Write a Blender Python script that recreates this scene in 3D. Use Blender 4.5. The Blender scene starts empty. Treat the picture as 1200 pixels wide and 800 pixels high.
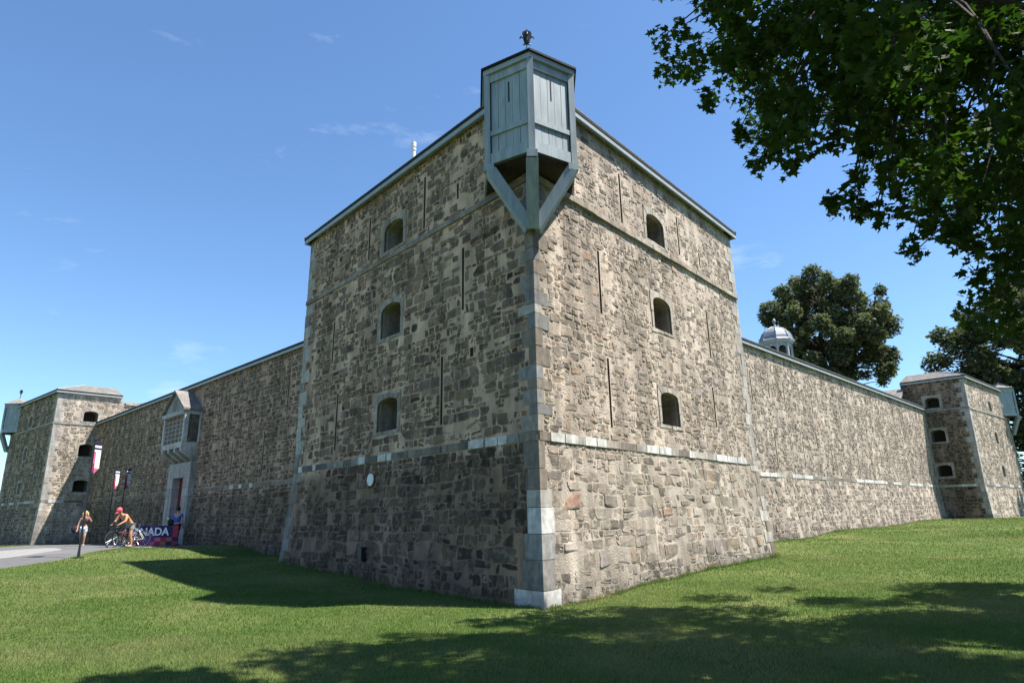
import bpy, bmesh, math, random
import numpy as np
from math import sin, cos, pi, sqrt, radians
from mathutils import Vector, Matrix, noise as mnoise
random.seed(7); rng = np.random.default_rng(7)
scene = bpy.context.scene
COL = scene.collection
# ------------------------------------------------------------------ camera
CAM = Vector((-0.5805, -11.894, 1.524)); FPX = 760.14
YAW, PITCH, ROLL = radians(0.621), radians(14.915), radians(-1.035)
_f = Vector((sin(YAW)*cos(PITCH), cos(YAW)*cos(PITCH), sin(PITCH)))
_r = Vector((cos(YAW), -sin(YAW), 0)); _u = _r.cross(_f)
RGT = cos(ROLL)*_r + sin(ROLL)*_u; UPV = -sin(ROLL)*_r + cos(ROLL)*_u; FWD = _f
cd = bpy.data.cameras.new('camera'); cam = bpy.data.objects.new('camera', cd); COL.objects.link(cam)
cd.sensor_width = 36; cd.lens = 36*FPX/1200; cd.clip_end = 4000; cd.clip_start = .05
cam.matrix_world = Matrix(((RGT.x, UPV.x, -FWD.x, CAM.x), (RGT.y, UPV.y, -FWD.y, CAM.y), (RGT.z, UPV.z, -FWD.z, CAM.z), (0, 0, 0, 1)))
scene.camera = cam
def px_dir(x, y): return FWD + RGT*((x-600)/FPX) - UPV*((y-400)/FPX)
def to_px(p):
    d = Vector(p)-CAM; k = d.dot(FWD)
    if k < .1: return None
    return 600+FPX*d.dot(RGT)/k, 400-FPX*d.dot(UPV)/k
# ------------------------------------------------------------------ world, sun, exposure
SUN_A, SUN_E = radians(-8), radians(62.8)
SUN = Vector((cos(SUN_A)*cos(SUN_E), sin(SUN_A)*cos(SUN_E), sin(SUN_E)))
wd = bpy.data.worlds.new('World'); scene.world = wd; wd.use_nodes = True
nt = wd.node_tree; nt.nodes.clear()
wo = nt.nodes.new('ShaderNodeOutputWorld'); bg = nt.nodes.new('ShaderNodeBackground')
sky = nt.nodes.new('ShaderNodeTexSky'); sky.sky_type = 'NISHITA'; sky.sun_disc = False
sky.sun_elevation = SUN_E; sky.sun_rotation = pi/2-SUN_A
sky.air_density = 1.0; sky.dust_density = 0.2; sky.ozone_density = 3.0; sky.altitude = 20
tc = nt.nodes.new('ShaderNodeTexCoord'); mp = nt.nodes.new('ShaderNodeMapping'); mp.inputs['Scale'].default_value = (1.6, 1.6, 5.0)
mp.inputs['Location'].default_value = (.35, .9, .2)
nz = nt.nodes.new('ShaderNodeTexNoise'); nz.inputs['Scale'].default_value = 2.3; nz.inputs['Detail'].default_value = 9; nz.inputs['Roughness'].default_value = .62
rp = nt.nodes.new('ShaderNodeValToRGB'); rp.color_ramp.elements[0].position = .60; rp.color_ramp.elements[1].position = .88
rp.color_ramp.elements[0].color = (0, 0, 0, 1); rp.color_ramp.elements[1].color = (.42, .42, .42, 1)
mx = nt.nodes.new('ShaderNodeMix'); mx.data_type = 'RGBA'; mx.inputs[7].default_value = (7.5, 8.0, 8.6, 1)
L = nt.links.new
L(tc.outputs['Generated'], mp.inputs[0]); L(mp.outputs[0], nz.inputs['Vector']); L(nz.outputs[0], rp.inputs[0])
tn = nt.nodes.new('ShaderNodeMix'); tn.data_type = 'RGBA'; tn.blend_type = 'MULTIPLY'; tn.inputs[0].default_value = 1; tn.inputs[7].default_value = (.84, 1.01, 1.13, 1)
L(rp.outputs[0], mx.inputs[0]); L(sky.outputs[0], tn.inputs[6]); L(tn.outputs[2], mx.inputs[6]); L(mx.outputs[2], bg.inputs[0]); L(bg.outputs[0], wo.inputs[0])
bg.inputs[1].default_value = 0.080
sl = bpy.data.lights.new('sun', 'SUN'); sl.energy = 5.0; sl.angle = radians(.53); sl.color = (1, .95, .87)
so = bpy.data.objects.new('sun', sl); COL.objects.link(so); so.rotation_euler = (-SUN).to_track_quat('-Z', 'Y').to_euler(); so.location = (20, -10, 40)
vs = scene.view_settings; vs.view_transform = 'Standard'; vs.look = 'None'; vs.gamma = 1; vs.exposure = 1.3
# ------------------------------------------------------------------ materials
def mat(name, col, rough=.85, col2=None, scale=8, attr=False, bump=0, bscale=30, bdist=.01, metal=0, trans=None, spec=.3, lo=.35, hi=.65, detail=6, col3=None, scale3=.5, vstretch=1):
    m = bpy.data.materials.new(name); m.use_nodes = True; n = m.node_tree; N = n.nodes; K = n.links.new
    p = N['Principled BSDF']; p.inputs['Roughness'].default_value = rough; p.inputs['Metallic'].default_value = metal
    p.inputs['Specular IOR Level'].default_value = spec
    t = N.new('ShaderNodeTexCoord'); co = t.outputs['Object']
    if vstretch != 1:
        q = N.new('ShaderNodeMapping'); q.inputs['Scale'].default_value = (1, 1, vstretch); K(co, q.inputs[0]); cs = q.outputs[0]
    else: cs = co
    rgb = N.new('ShaderNodeRGB'); rgb.outputs[0].default_value = (*col, 1); out = rgb.outputs[0]
    if col2:
        a = N.new('ShaderNodeTexNoise'); a.inputs['Scale'].default_value = scale; a.inputs['Detail'].default_value = detail; K(cs, a.inputs['Vector'])
        r = N.new('ShaderNodeMapRange'); r.inputs[1].default_value = lo; r.inputs[2].default_value = hi; K(a.outputs[0], r.inputs[0])
        x = N.new('ShaderNodeMix'); x.data_type = 'RGBA'; x.inputs[7].default_value = (*col2, 1); K(r.outputs[0], x.inputs[0]); K(out, x.inputs[6]); out = x.outputs[2]
    if col3:
        a = N.new('ShaderNodeTexNoise'); a.inputs['Scale'].default_value = scale3; a.inputs['Detail'].default_value = 5; K(cs, a.inputs['Vector'])
        r = N.new('ShaderNodeMapRange'); r.inputs[1].default_value = .48; r.inputs[2].default_value = .72; K(a.outputs[0], r.inputs[0])
        x = N.new('ShaderNodeMix'); x.data_type = 'RGBA'; x.inputs[7].default_value = (*col3, 1); K(r.outputs[0], x.inputs[0]); K(out, x.inputs[6]); out = x.outputs[2]
    if attr:
        g = N.new('ShaderNodeAttribute'); g.attribute_name = 'Col'
        x = N.new('ShaderNodeMix'); x.data_type = 'RGBA'; x.blend_type = 'MULTIPLY'; x.inputs[0].default_value = 1; K(out, x.inputs[6]); K(g.outputs[0], x.inputs[7]); out = x.outputs[2]
    K(out, p.inputs['Base Color'])
    if bump:
        a = N.new('ShaderNodeTexNoise'); a.inputs['Scale'].default_value = bscale; a.inputs['Detail'].default_value = 8; a.inputs['Roughness'].default_value = .65; K(cs, a.inputs['Vector'])
        b = N.new('ShaderNodeBump'); b.inputs['Strength'].default_value = bump; b.inputs['Distance'].default_value = bdist; K(a.outputs[0], b.inputs['Height']); K(b.outputs[0], p.inputs['Normal'])
    if trans:
        tr = N.new('ShaderNodeBsdfTranslucent'); ms = N.new('ShaderNodeMixShader'); ms.inputs[0].default_value = trans[1]
        tr.inputs[0].default_value = (*trans[0], 1)
        if attr:
            y = N.new('ShaderNodeMix'); y.data_type = 'RGBA'; y.blend_type = 'MULTIPLY'; y.inputs[0].default_value = 1; y.inputs[6].default_value = (*trans[0], 1); K(g.outputs[0], y.inputs[7]); K(y.outputs[2], tr.inputs[0])
        K(p.outputs[0], ms.inputs[1]); K(tr.outputs[0], ms.inputs[2]); K(ms.outputs[0], N['Material Output'].inputs[0])
    return m
M = {}
M['stone'] = mat('stone', (1, 1, 1), .9, (.62, .60, .57), 14, attr=True, bump=.9, bscale=38, bdist=.018, spec=.2, lo=.3, hi=.7)
def smear(m, col, amt, lo=.5, hi=.68, scale=6.5):
    N = m.node_tree.nodes; K = m.node_tree.links.new; p = N['Principled BSDF']; src = p.inputs['Base Color'].links[0].from_socket
    t = N.new('ShaderNodeTexCoord'); a = N.new('ShaderNodeTexNoise'); a.inputs['Scale'].default_value = scale; a.inputs['Detail'].default_value = 7; a.inputs['Roughness'].default_value = .6; K(t.outputs['Object'], a.inputs['Vector'])
    r = N.new('ShaderNodeMapRange'); r.inputs[1].default_value = lo; r.inputs[2].default_value = hi; r.inputs[4].default_value = amt; K(a.outputs[0], r.inputs[0])
    x = N.new('ShaderNodeMix'); x.data_type = 'RGBA'; x.inputs[7].default_value = (*col, 1); K(r.outputs[0], x.inputs[0]); K(src, x.inputs[6]); K(x.outputs[2], p.inputs['Base Color'])
def stain(m, lo, scale=(1.3, 1.3, .16), a=.38, b=.62, ground_dirt=.62):
    N = m.node_tree.nodes; K = m.node_tree.links.new; p = N['Principled BSDF']; src = p.inputs['Base Color'].links[0].from_socket
    t = N.new('ShaderNodeTexCoord'); mp_ = N.new('ShaderNodeMapping'); mp_.inputs['Scale'].default_value = scale; K(t.outputs['Object'], mp_.inputs[0])
    n = N.new('ShaderNodeTexNoise'); n.inputs['Scale'].default_value = 1.4; n.inputs['Detail'].default_value = 8; n.inputs['Roughness'].default_value = .62; K(mp_.outputs[0], n.inputs['Vector'])
    r = N.new('ShaderNodeMapRange'); r.inputs[1].default_value = a; r.inputs[2].default_value = b; r.inputs[3].default_value = lo; r.inputs[4].default_value = 1.06; K(n.outputs[0], r.inputs[0])
    sx = N.new('ShaderNodeSeparateXYZ'); K(t.outputs['Object'], sx.inputs[0]); n2 = N.new('ShaderNodeTexNoise'); n2.inputs['Scale'].default_value = 2.2; n2.inputs['Detail'].default_value = 6; K(t.outputs['Object'], n2.inputs['Vector'])
    ad = N.new('ShaderNodeMath'); ad.operation = 'MULTIPLY_ADD'; ad.inputs[1].default_value = -1.6; K(n2.outputs[0], ad.inputs[0]); K(sx.outputs[2], ad.inputs[2])
    r2 = N.new('ShaderNodeMapRange'); r2.inputs[1].default_value = -.7; r2.inputs[2].default_value = .1; r2.inputs[3].default_value = ground_dirt; r2.inputs[4].default_value = 1; K(ad.outputs[0], r2.inputs[0])
    mu = N.new('ShaderNodeMath'); mu.operation = 'MULTIPLY'; K(r.outputs[0], mu.inputs[0]); K(r2.outputs[0], mu.inputs[1])
    x = N.new('ShaderNodeMix'); x.data_type = 'RGBA'; x.blend_type = 'MULTIPLY'; x.inputs[0].default_value = 1; K(src, x.inputs[6]); K(mu.outputs[0], x.inputs[7]); K(x.outputs[2], p.inputs['Base Color'])
smear(M['stone'], (.36, .315, .255), .45); stain(M['stone'], .66)
M['mortar'] = mat('mortar', (.60, .525, .435), .95, (.42, .365, .30), 3.2, attr=True, bump=1, bscale=26, bdist=.03, spec=.1, lo=.35, hi=.7, col3=(.36, .312, .26), scale3=1.1)
stain(M['mortar'], .62)
M['ashlar'] = mat('ashlar', (1, 1, 1), .85, (.74, .72, .70), 9, attr=True, bump=.5, bscale=45, bdist=.008, spec=.2)
stain(M['ashlar'], .66, (3, 3, .6))
M['void'] = mat('dark_interior', (.03, .028, .025), .95)
M['darkwood'] = mat('dark_wood', (.06, .045, .033), .8, (.035, .028, .022), 12, bump=.4, bscale=30)
M['paint'] = mat('blue_grey_paint', (.31, .362, .39), .55, (.265, .315, .345), 6, bump=.25, bscale=60, bdist=.003, col3=(.32, .355, .375), scale3=2, vstretch=.25)
stain(M['paint'], .80, (6, 6, .8), ground_dirt=1)
M['fascia'] = mat('pale_fascia_paint', (.31, .345, .365), .55, (.25, .285, .305), 5, bump=.15, bscale=40, bdist=.003)
M['shingle'] = mat('weathered_shingle', (.20, .185, .165), .9, (.13, .12, .11), 9, bump=.9, bscale=18, bdist=.03, col3=(.27, .245, .21), scale3=2.5)
M['roofedge'] = mat('dark_roof_edge', (.009, .010, .012), .85, (.016, .016, .018), 10)
M['iron'] = mat('black_iron', (.012, .014, .02), .45, spec=.5)
M['lead'] = mat('lead_sheet', (.20, .215, .25), .5, (.15, .165, .195), 5, spec=.5, bump=.1)
M['reddoor'] = mat('red_door_paint', (.16, .018, .016), .6, (.11, .014, .013), 6)
M['white'] = mat('white_paint', (.72, .72, .70), .5, (.62, .62, .60), 8)
M['path'] = mat('path_asphalt', (.115, .113, .115), .95, (.085, .084, .085), 6, bump=.5, bscale=60, bdist=.01, col3=(.15, .148, .148), scale3=.35)
M['kerbpath'] = mat('path_pale_gravel', (.24, .235, .225), .95, (.18, .175, .168), 10, bump=.6, bscale=70, bdist=.012)
M['grassground'] = mat('lawn_soil', (.085, .122, .030), .95, (.055, .084, .020), 5, bump=.8, bscale=60, bdist=.03, col3=(.15, .16, .06), scale3=.42, spec=.1)
M['blade'] = mat('grass_blade', (.95, .95, .95), .6, attr=True, trans=((1.1, 1.15, .9), .35), spec=.25)
M['leaf'] = mat('leaf', (1, 1, 1), .68, attr=True, trans=((1.3, 1.9, .6), .27), spec=.10)
M['farleaf'] = mat('far_leaf', (1, 1, 1), .75, attr=True, trans=((1.2, 1.4, .8), .25), spec=.12)
M['bark'] = mat('bark', (.075, .062, .05), .95, (.045, .038, .032), 14, bump=1, bscale=22, bdist=.03, vstretch=.3)
def flat(name, c, rough=.7, **k): M[name] = mat(name, c, rough, tuple(x*.82 for x in c), 25, **k); return M[name]
# ------------------------------------------------------------------ object helpers
def tag(o, label=None, cat=None, group=None, kind=None):
    if label: o['label'] = label
    if cat: o['category'] = cat
    if group: o['group'] = group
    if kind: o['kind'] = kind
    return o
def empty(name, loc=(0, 0, 0), rz=0):
    o = bpy.data.objects.new(name, None); COL.objects.link(o); o.location = loc; o.rotation_euler = (0, 0, rz); o.empty_display_size = .2; return o
def link_mesh(name, me, parent=None):
    o = bpy.data.objects.new(name, me); COL.objects.link(o)
    if parent: o.parent = parent
    return o
class MB:
    def __init__(s): s.v = []; s.f = []; s.c = []; s.mi = []
    def add(s, vs, fs, col=(1, 1, 1), mi=0):
        b = len(s.v); s.v.extend([tuple(x) for x in vs]); s.c.extend(col if isinstance(col, list) else [col]*len(vs))
        for f in fs: s.f.append(tuple(b+i for i in f)); s.mi.append(mi)
    def hexa(s, p, col=(1, 1, 1), mi=0):      # 8 points: bottom ring, top ring
        s.add(p, [(3, 2, 1, 0), (4, 5, 6, 7), (0, 1, 5, 4), (1, 2, 6, 5), (2, 3, 7, 6), (3, 0, 4, 7)], col, mi)
    def box(s, c, d, R=None, col=(1, 1, 1), mi=0):
        x, y, z = d[0]/2, d[1]/2, d[2]/2; p = [Vector(q) for q in ((-x, -y, -z), (x, -y, -z), (x, y, -z), (-x, y, -z), (-x, -y, z), (x, -y, z), (x, y, z), (-x, y, z))]
        if R: p = [R @ q for q in p]
        s.hexa([q+Vector(c) for q in p], col, mi)
    def bar(s, a, b, w, h, up=(0, 0, 1), col=(1, 1, 1), mi=0):
        a, b = Vector(a), Vector(b); d = (b-a).normalized(); up = Vector(up)
        x = d.cross(up); x = x.normalized() if x.length > 1e-4 else Vector((1, 0, 0)); y = x.cross(d).normalized()
        q = [(-1, -1), (1, -1), (1, 1), (-1, 1)]
        s.hexa([a+x*(w/2*i)+y*(h/2*j) for i, j in q]+[b+x*(w/2*i)+y*(h/2*j) for i, j in q], col, mi)
    def prism(s, poly, z0, z1, col=(1, 1, 1), mi=0):
        n = len(poly); s.add([(p[0], p[1], z0) for p in poly]+[(p[0], p[1], z1) for p in poly],
                            [tuple(range(n-1, -1, -1)), tuple(range(n, 2*n))]+[(i, (i+1) % n, n+(i+1) % n, n+i) for i in range(n)], col, mi)
    def tube(s, pts, rad, n=8, col=(1, 1, 1), mi=0, cap=True):
        pts = [Vector(p) for p in pts]; rings = []; ref = None
        for i, p in enumerate(pts):
            d = (pts[min(i+1, len(pts)-1)]-pts[max(i-1, 0)]); d = d.normalized() if d.length > 1e-9 else Vector((0, 0, 1))
            if ref is None: ref = Vector((0, 0, 1)) if abs(d.z) < .9 else Vector((1, 0, 0))
            x = d.cross(ref).normalized(); y = x.cross(d).normalized(); ref = y
            r = rad[i] if hasattr(rad, '__len__') else rad
            rings.append([p+(x*cos(2*pi*k/n)+y*sin(2*pi*k/n))*r for k in range(n)])
        vs = [q for r in rings for q in r]; fs = []
        for i in range(len(pts)-1):
            for k in range(n): fs.append((i*n+k, i*n+(k+1) % n, (i+1)*n+(k+1) % n, (i+1)*n+k))
        if cap: fs += [tuple(range(n-1, -1, -1)), tuple((len(pts)-1)*n+k for k in range(n))]
        s.add(vs, fs, col, mi)
    def torus(s, c, ax, R, r, n=28, m=8, col=(1, 1, 1), mi=0):
        c = Vector(c); ax = Vector(ax).normalized(); x = ax.orthogonal().normalized(); y = ax.cross(x); vs = []; fs = []
        for i in range(n):
            a = 2*pi*i/n; d = x*cos(a)+y*sin(a)
            for k in range(m): b = 2*pi*k/m; vs.append(c+d*(R+r*cos(b))+ax*(r*sin(b)))
        for i in range(n):
            for k in range(m): fs.append((i*m+k, ((i+1) % n)*m+k, ((i+1) % n)*m+(k+1) % m, i*m+(k+1) % m))
        s.add(vs, fs, col, mi)
    def lathe(s, prof, c=(0, 0, 0), n=16, col=(1, 1, 1), mi=0, rot=0):
        vs = []; fs = []; c = Vector(c)
        for (r, z) in prof:
            for k in range(n): a = 2*pi*k/n+rot; vs.append(c+Vector((r*cos(a), r*sin(a), z)))
        for i in range(len(prof)-1):
            for k in range(n): fs.append((i*n+k, i*n+(k+1) % n, (i+1)*n+(k+1) % n, (i+1)*n+k))
        fs += [tuple(range(n-1, -1, -1)), tuple((len(prof)-1)*n+k for k in range(n))]
        s.add(vs, fs, col, mi)
    def ball(s, c, r, sc=(1, 1, 1), n=10, m=7, col=(1, 1, 1), mi=0, R=None):
        vs = []; fs = []; c = Vector(c)
        for i in range(m+1):
            t = pi*i/m
            for k in range(n):
                a = 2*pi*k/n; q = Vector((r*sc[0]*sin(t)*cos(a), r*sc[1]*sin(t)*sin(a), r*sc[2]*cos(t))); vs.append(c+(R @ q if R else q))
        for i in range(m):
            for k in range(n): fs.append((i*n+k, (i+1)*n+k, (i+1)*n+(k+1) % n, i*n+(k+1) % n))
        s.add(vs, fs, col, mi)
    def build(s, name, mats, parent=None, smooth=False, kind=None, fixn=False):
        me = bpy.data.meshes.new(name); me.from_pydata(s.v, [], s.f)
        for m in (mats if isinstance(mats, (list, tuple)) else [mats]): me.materials.append(M[m])
        if any(s.mi): me.polygons.foreach_set('material_index', s.mi)
        at = me.color_attributes.new('Col', 'FLOAT_COLOR', 'POINT')
        at.data.foreach_set('color', np.array([(*c, 1) for c in s.c], dtype=np.float32).ravel())
        if fixn:
            bm = bmesh.new(); bm.from_mesh(me); bmesh.ops.recalc_face_normals(bm, faces=bm.faces); bm.to_mesh(me); bm.free()
        if smooth: me.polygons.foreach_set('use_smooth', [True]*len(me.polygons))
        o = link_mesh(name, me, parent)
        if kind: o['kind'] = kind
        return o
def np_mesh(name, verts, tris, cols, matn, parent=None, smooth=False):
    me = bpy.data.meshes.new(name); nv = len(verts); nf = len(tris)
    me.vertices.add(nv); me.vertices.foreach_set('co', np.asarray(verts, np.float32).ravel())
    me.loops.add(nf*3); me.loops.foreach_set('vertex_index', np.asarray(tris, np.int32).ravel())
    me.polygons.add(nf); me.polygons.foreach_set('loop_start', np.arange(0, nf*3, 3, dtype=np.int32))
    me.update(calc_edges=True)
    at = me.color_attributes.new('Col', 'FLOAT_COLOR', 'POINT'); c4 = np.ones((nv, 4), np.float32); c4[:, :3] = cols; at.data.foreach_set('color', c4.ravel())
    me.materials.append(M[matn])
    if smooth: me.polygons.foreach_set('use_smooth', np.ones(nf, bool))
    return link_mesh(name, me, parent)
# ------------------------------------------------------------------ terrain
CP = np.array([(0, -.2, 0), (-.85, .4, -.03), (-2.7, 2.8, .0), (-5, 5.5, .15), (-7.05, 8.1, .24), (1.04, .7, -.02), (2.3, 2.35, .10), (4.5, 4.9, .17), (7.15, 8, .19),
    (10, 14.5, .33), (16.2, 20.8, .54), (28.6, 33.2, .71), (32, 32.7, .72), (37, 37, .72), (-9.5, 14.1, .16), (-16.1, 20.7, .36), (-12.3, 9, .34), (-6.7, .7, .14),
    (-25, 30, .2), (-31, 33, .15), (-37, 37, -.1), (-5, -5, .12), (0, -6, .05), (5, -5, .12), (-.6, -11.9, 0), (10, 0, .22), (20, 10, .5), (30, 20, .68), (45, 30, .75),
    (-17.5, 15.2, .5), (-14.5, 13.4, .5), (-12.8, 15.6, .46), (-20, 12, .4), (-24, 20, .42), (-16, 9, .37), (-30, 22, .3), (-12, 2, .2), (-20, 0, .25), (-10, -10, .1), (12, -12, .15),
    (0, 40, .4), (20, 60, .5), (-20, 60, .3), (60, 60, .8), (-60, 40, -.2), (0, -40, 0), (60, -20, .5), (-60, -20, .1), (-200, 0, 0), (200, 0, .4), (0, 220, .2), (0, -220, 0)])
def tz(x, y):
    x = np.asarray(x, float); y = np.asarray(y, float); num = np.zeros_like(x); den = np.zeros_like(x)
    for cx, cy, cz in CP:
        w = 1/((x-cx)**2+(y-cy)**2+.8)**1.6; num += w*cz; den += w
    return num/den
def ground(x, y): return float(tz(x, y))
ax = np.concatenate([[-1800, -900, -450, -240, -150, -100, -75], np.arange(-60, -26, 2.), np.arange(-26, 14, .5), np.arange(14, 60, 2.), [75, 100, 150, 240, 450, 900, 1800]])
ay = np.concatenate([[-1800, -900, -450, -240, -120, -60, -36, -24, -18], np.arange(-15, 36, .5), np.arange(36, 70, 2.), [80, 110, 160, 240, 450, 900, 1800]])
gx, gy = np.meshgrid(ax, ay, indexing='ij'); gz = tz(gx, gy)
nx, ny = len(ax), len(ay); idx = np.arange(nx*ny).reshape(nx, ny)
me = bpy.data.meshes.new('lawn'); me.from_pydata(np.stack([gx, gy, gz], -1).reshape(-1, 3).tolist(), [], np.stack([idx[:-1, :-1], idx[1:, :-1], idx[1:, 1:], idx[:-1, 1:]], -1).reshape(-1, 4).tolist())
me.polygons.foreach_set('use_smooth', [True]*len(me.polygons)); me.materials.append(M['grassground'])
lawn = tag(link_mesh('lawn', me), kind='structure')
def ray_ground(x, y):
    d = px_dir(x, y); t = 5.
    for _ in range(2000):
        p = CAM+d*t
        if p.z <= ground(p.x, p.y): break
        t += .05
    return p
# ------------------------------------------------------------------ fort plan (metres; near salient at the origin, diagonal along +y)
Q = sqrt(.5); FL, DL, FW, SIDE = 10.712, radians(4.143), 2.657, 56.28
FLK = 5.1                                           # whole flank, past the curtain line
HB, HS, HE, HC = 2.83, 8.12, 10.40, 8.32            # band, string course, bastion eave, curtain eave
B1, B2 = .006, .0786
eL, eR = np.array([-Q, Q]), np.array([Q, Q])
def rot2(v, a): return np.array([v[0]*cos(a)-v[1]*sin(a), v[0]*sin(a)+v[1]*cos(a)])
def isect(p1, d1, p2, d2): return p1+np.linalg.solve(np.array([d1, -d2]).T, p2-p1)[0]*d1
def plan(o):
    fL, fR = rot2(eL, -DL), rot2(eR, DL)
    nL = np.array([-fL[1], fL[0]]); nL = nL if nL[1] < 0 else -nL
    nR = np.array([-fR[1], fR[0]]); nR = nR if nR[1] < 0 else -nR
    a, b = fL*FL, fR*FL; e = FL*sin(DL)+FW
    d = dict(sal=isect(nL*o, fL, nR*o, fR), shL=isect(nL*o, fL, a+eL*o, eR), shR=isect(nR*o, fR, b+eR*o, eL))
    d['jL'] = isect(a+eL*o, eR, eR*e-eR*o, eL); d['jR'] = isect(b+eR*o, eL, eL*e-eL*o, eR)
    d['gL'] = a+eL*o+eR*FLK; d['gR'] = b+eR*o+eL*FLK
    return d
P0 = plan(0); PD = {k: plan(1.)[k]-P0[k] for k in P0}
def off(z): return -(z-HB)*B1 if z > HB else (HB-z)*B2
def mirror(e):
    m = e*SIDE/2
    return lambda p: p-2*np.dot(p-m, e)*e
IDN = lambda p: p
def corner(key, o, T=IDN): return T(P0[key]+PD[key]*o)
class Wall:
    def __init__(s, ka, kb, Ta=IDN, Tb=None, inside=(0, 30)):
        s.ka, s.kb, s.Ta, s.Tb = ka, kb, Ta, Tb or Ta
        a, b = corner(ka, 0, s.Ta), corner(kb, 0, s.Tb); s.L = float(np.linalg.norm(b-a)); d = (b-a)/s.L; n = np.array([d[1], -d[0]])
        if np.dot(n, (a+b)/2-np.array(inside)) < 0: n = -n
        s.n = Vector((n[0], n[1], 0)); s.d = Vector((d[0], d[1], 0))
        s.flip = s.d.cross(Vector((0, 0, 1))).dot(s.n) < 0
    def P(s, u, z, h=0, o=None):
        o = off(z) if o is None else o
        a, b = corner(s.ka, o, s.Ta), corner(s.kb, o, s.Tb); p = a+(b-a)*(u/s.L)
        return Vector((p[0], p[1], z))+s.n*h
    def fast(s):
        for nm, o in (('lo', 1), ('hi', 0)): pass
        s.a0, s.b0 = corner(s.ka, 0, s.Ta), corner(s.kb, 0, s.Tb); s.da, s.db = corner(s.ka, 1, s.Ta)-s.a0, corner(s.kb, 1, s.Tb)-s.b0
        def P(u, z, h=0):
            o = off(z); a = s.a0+s.da*o; b = s.b0+s.db*o; t = u/s.L
            return (a[0]+(b[0]-a[0])*t+s.n.x*h, a[1]+(b[1]-a[1])*t+s.n.y*h, z)
        return P
STONES = [((.080, .068, .058), 16), ((.115, .098, .082), 20), ((.16, .142, .122), 20), ((.215, .182, .145), 20), ((.15, .13, .128), 10), ((.25, .192, .135), 7), ((.29, .262, .225), 12), ((.055, .049, .045), 7), ((.24, .15, .11), 2)]
TANS = [((.30, .255, .205), 22), ((.36, .315, .262), 20), ((.255, .222, .188), 18), ((.215, .188, .162), 12), ((.40, .362, .312), 14), ((.15, .13, .115), 5), ((.29, .255, .245), 8), ((.36, .27, .195), 6), ((.34, .21, .155), 1), ((.10, .088, .078), 2)]  # paler stones for sunlit walls, the sunlight put into the colour
def stone_col(bright=1, pal=STONES):
    SP = np.cumsum([w for _, w in pal]); SP = SP/SP[-1]
    c = np.array(pal[int(np.searchsorted(SP, random.random()))][0])*random.uniform(.85, 1.2)*bright
    return tuple(c)
def clip(poly, px, py, nx_, ny_):               # keep (p-p0).n <= 0
    out = []; n = len(poly)
    for i in range(n):
        a, b = poly[i], poly[(i+1) % n]; da = (a[0]-px)*nx_+(a[1]-py)*ny_; db = (b[0]-px)*nx_+(b[1]-py)*ny_
        if da <= 0: out.append(a)
        if (da < 0 < db) or (db < 0 < da): t = da/(da-db); out.append((a[0]+(b[0]-a[0])*t, a[1]+(b[1]-a[1])*t))
    return out
def area(p): return .5*abs(sum(p[i][0]*p[(i+1) % len(p)][1]-p[(i+1) % len(p)][0]*p[i][1] for i in range(len(p))))
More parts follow.
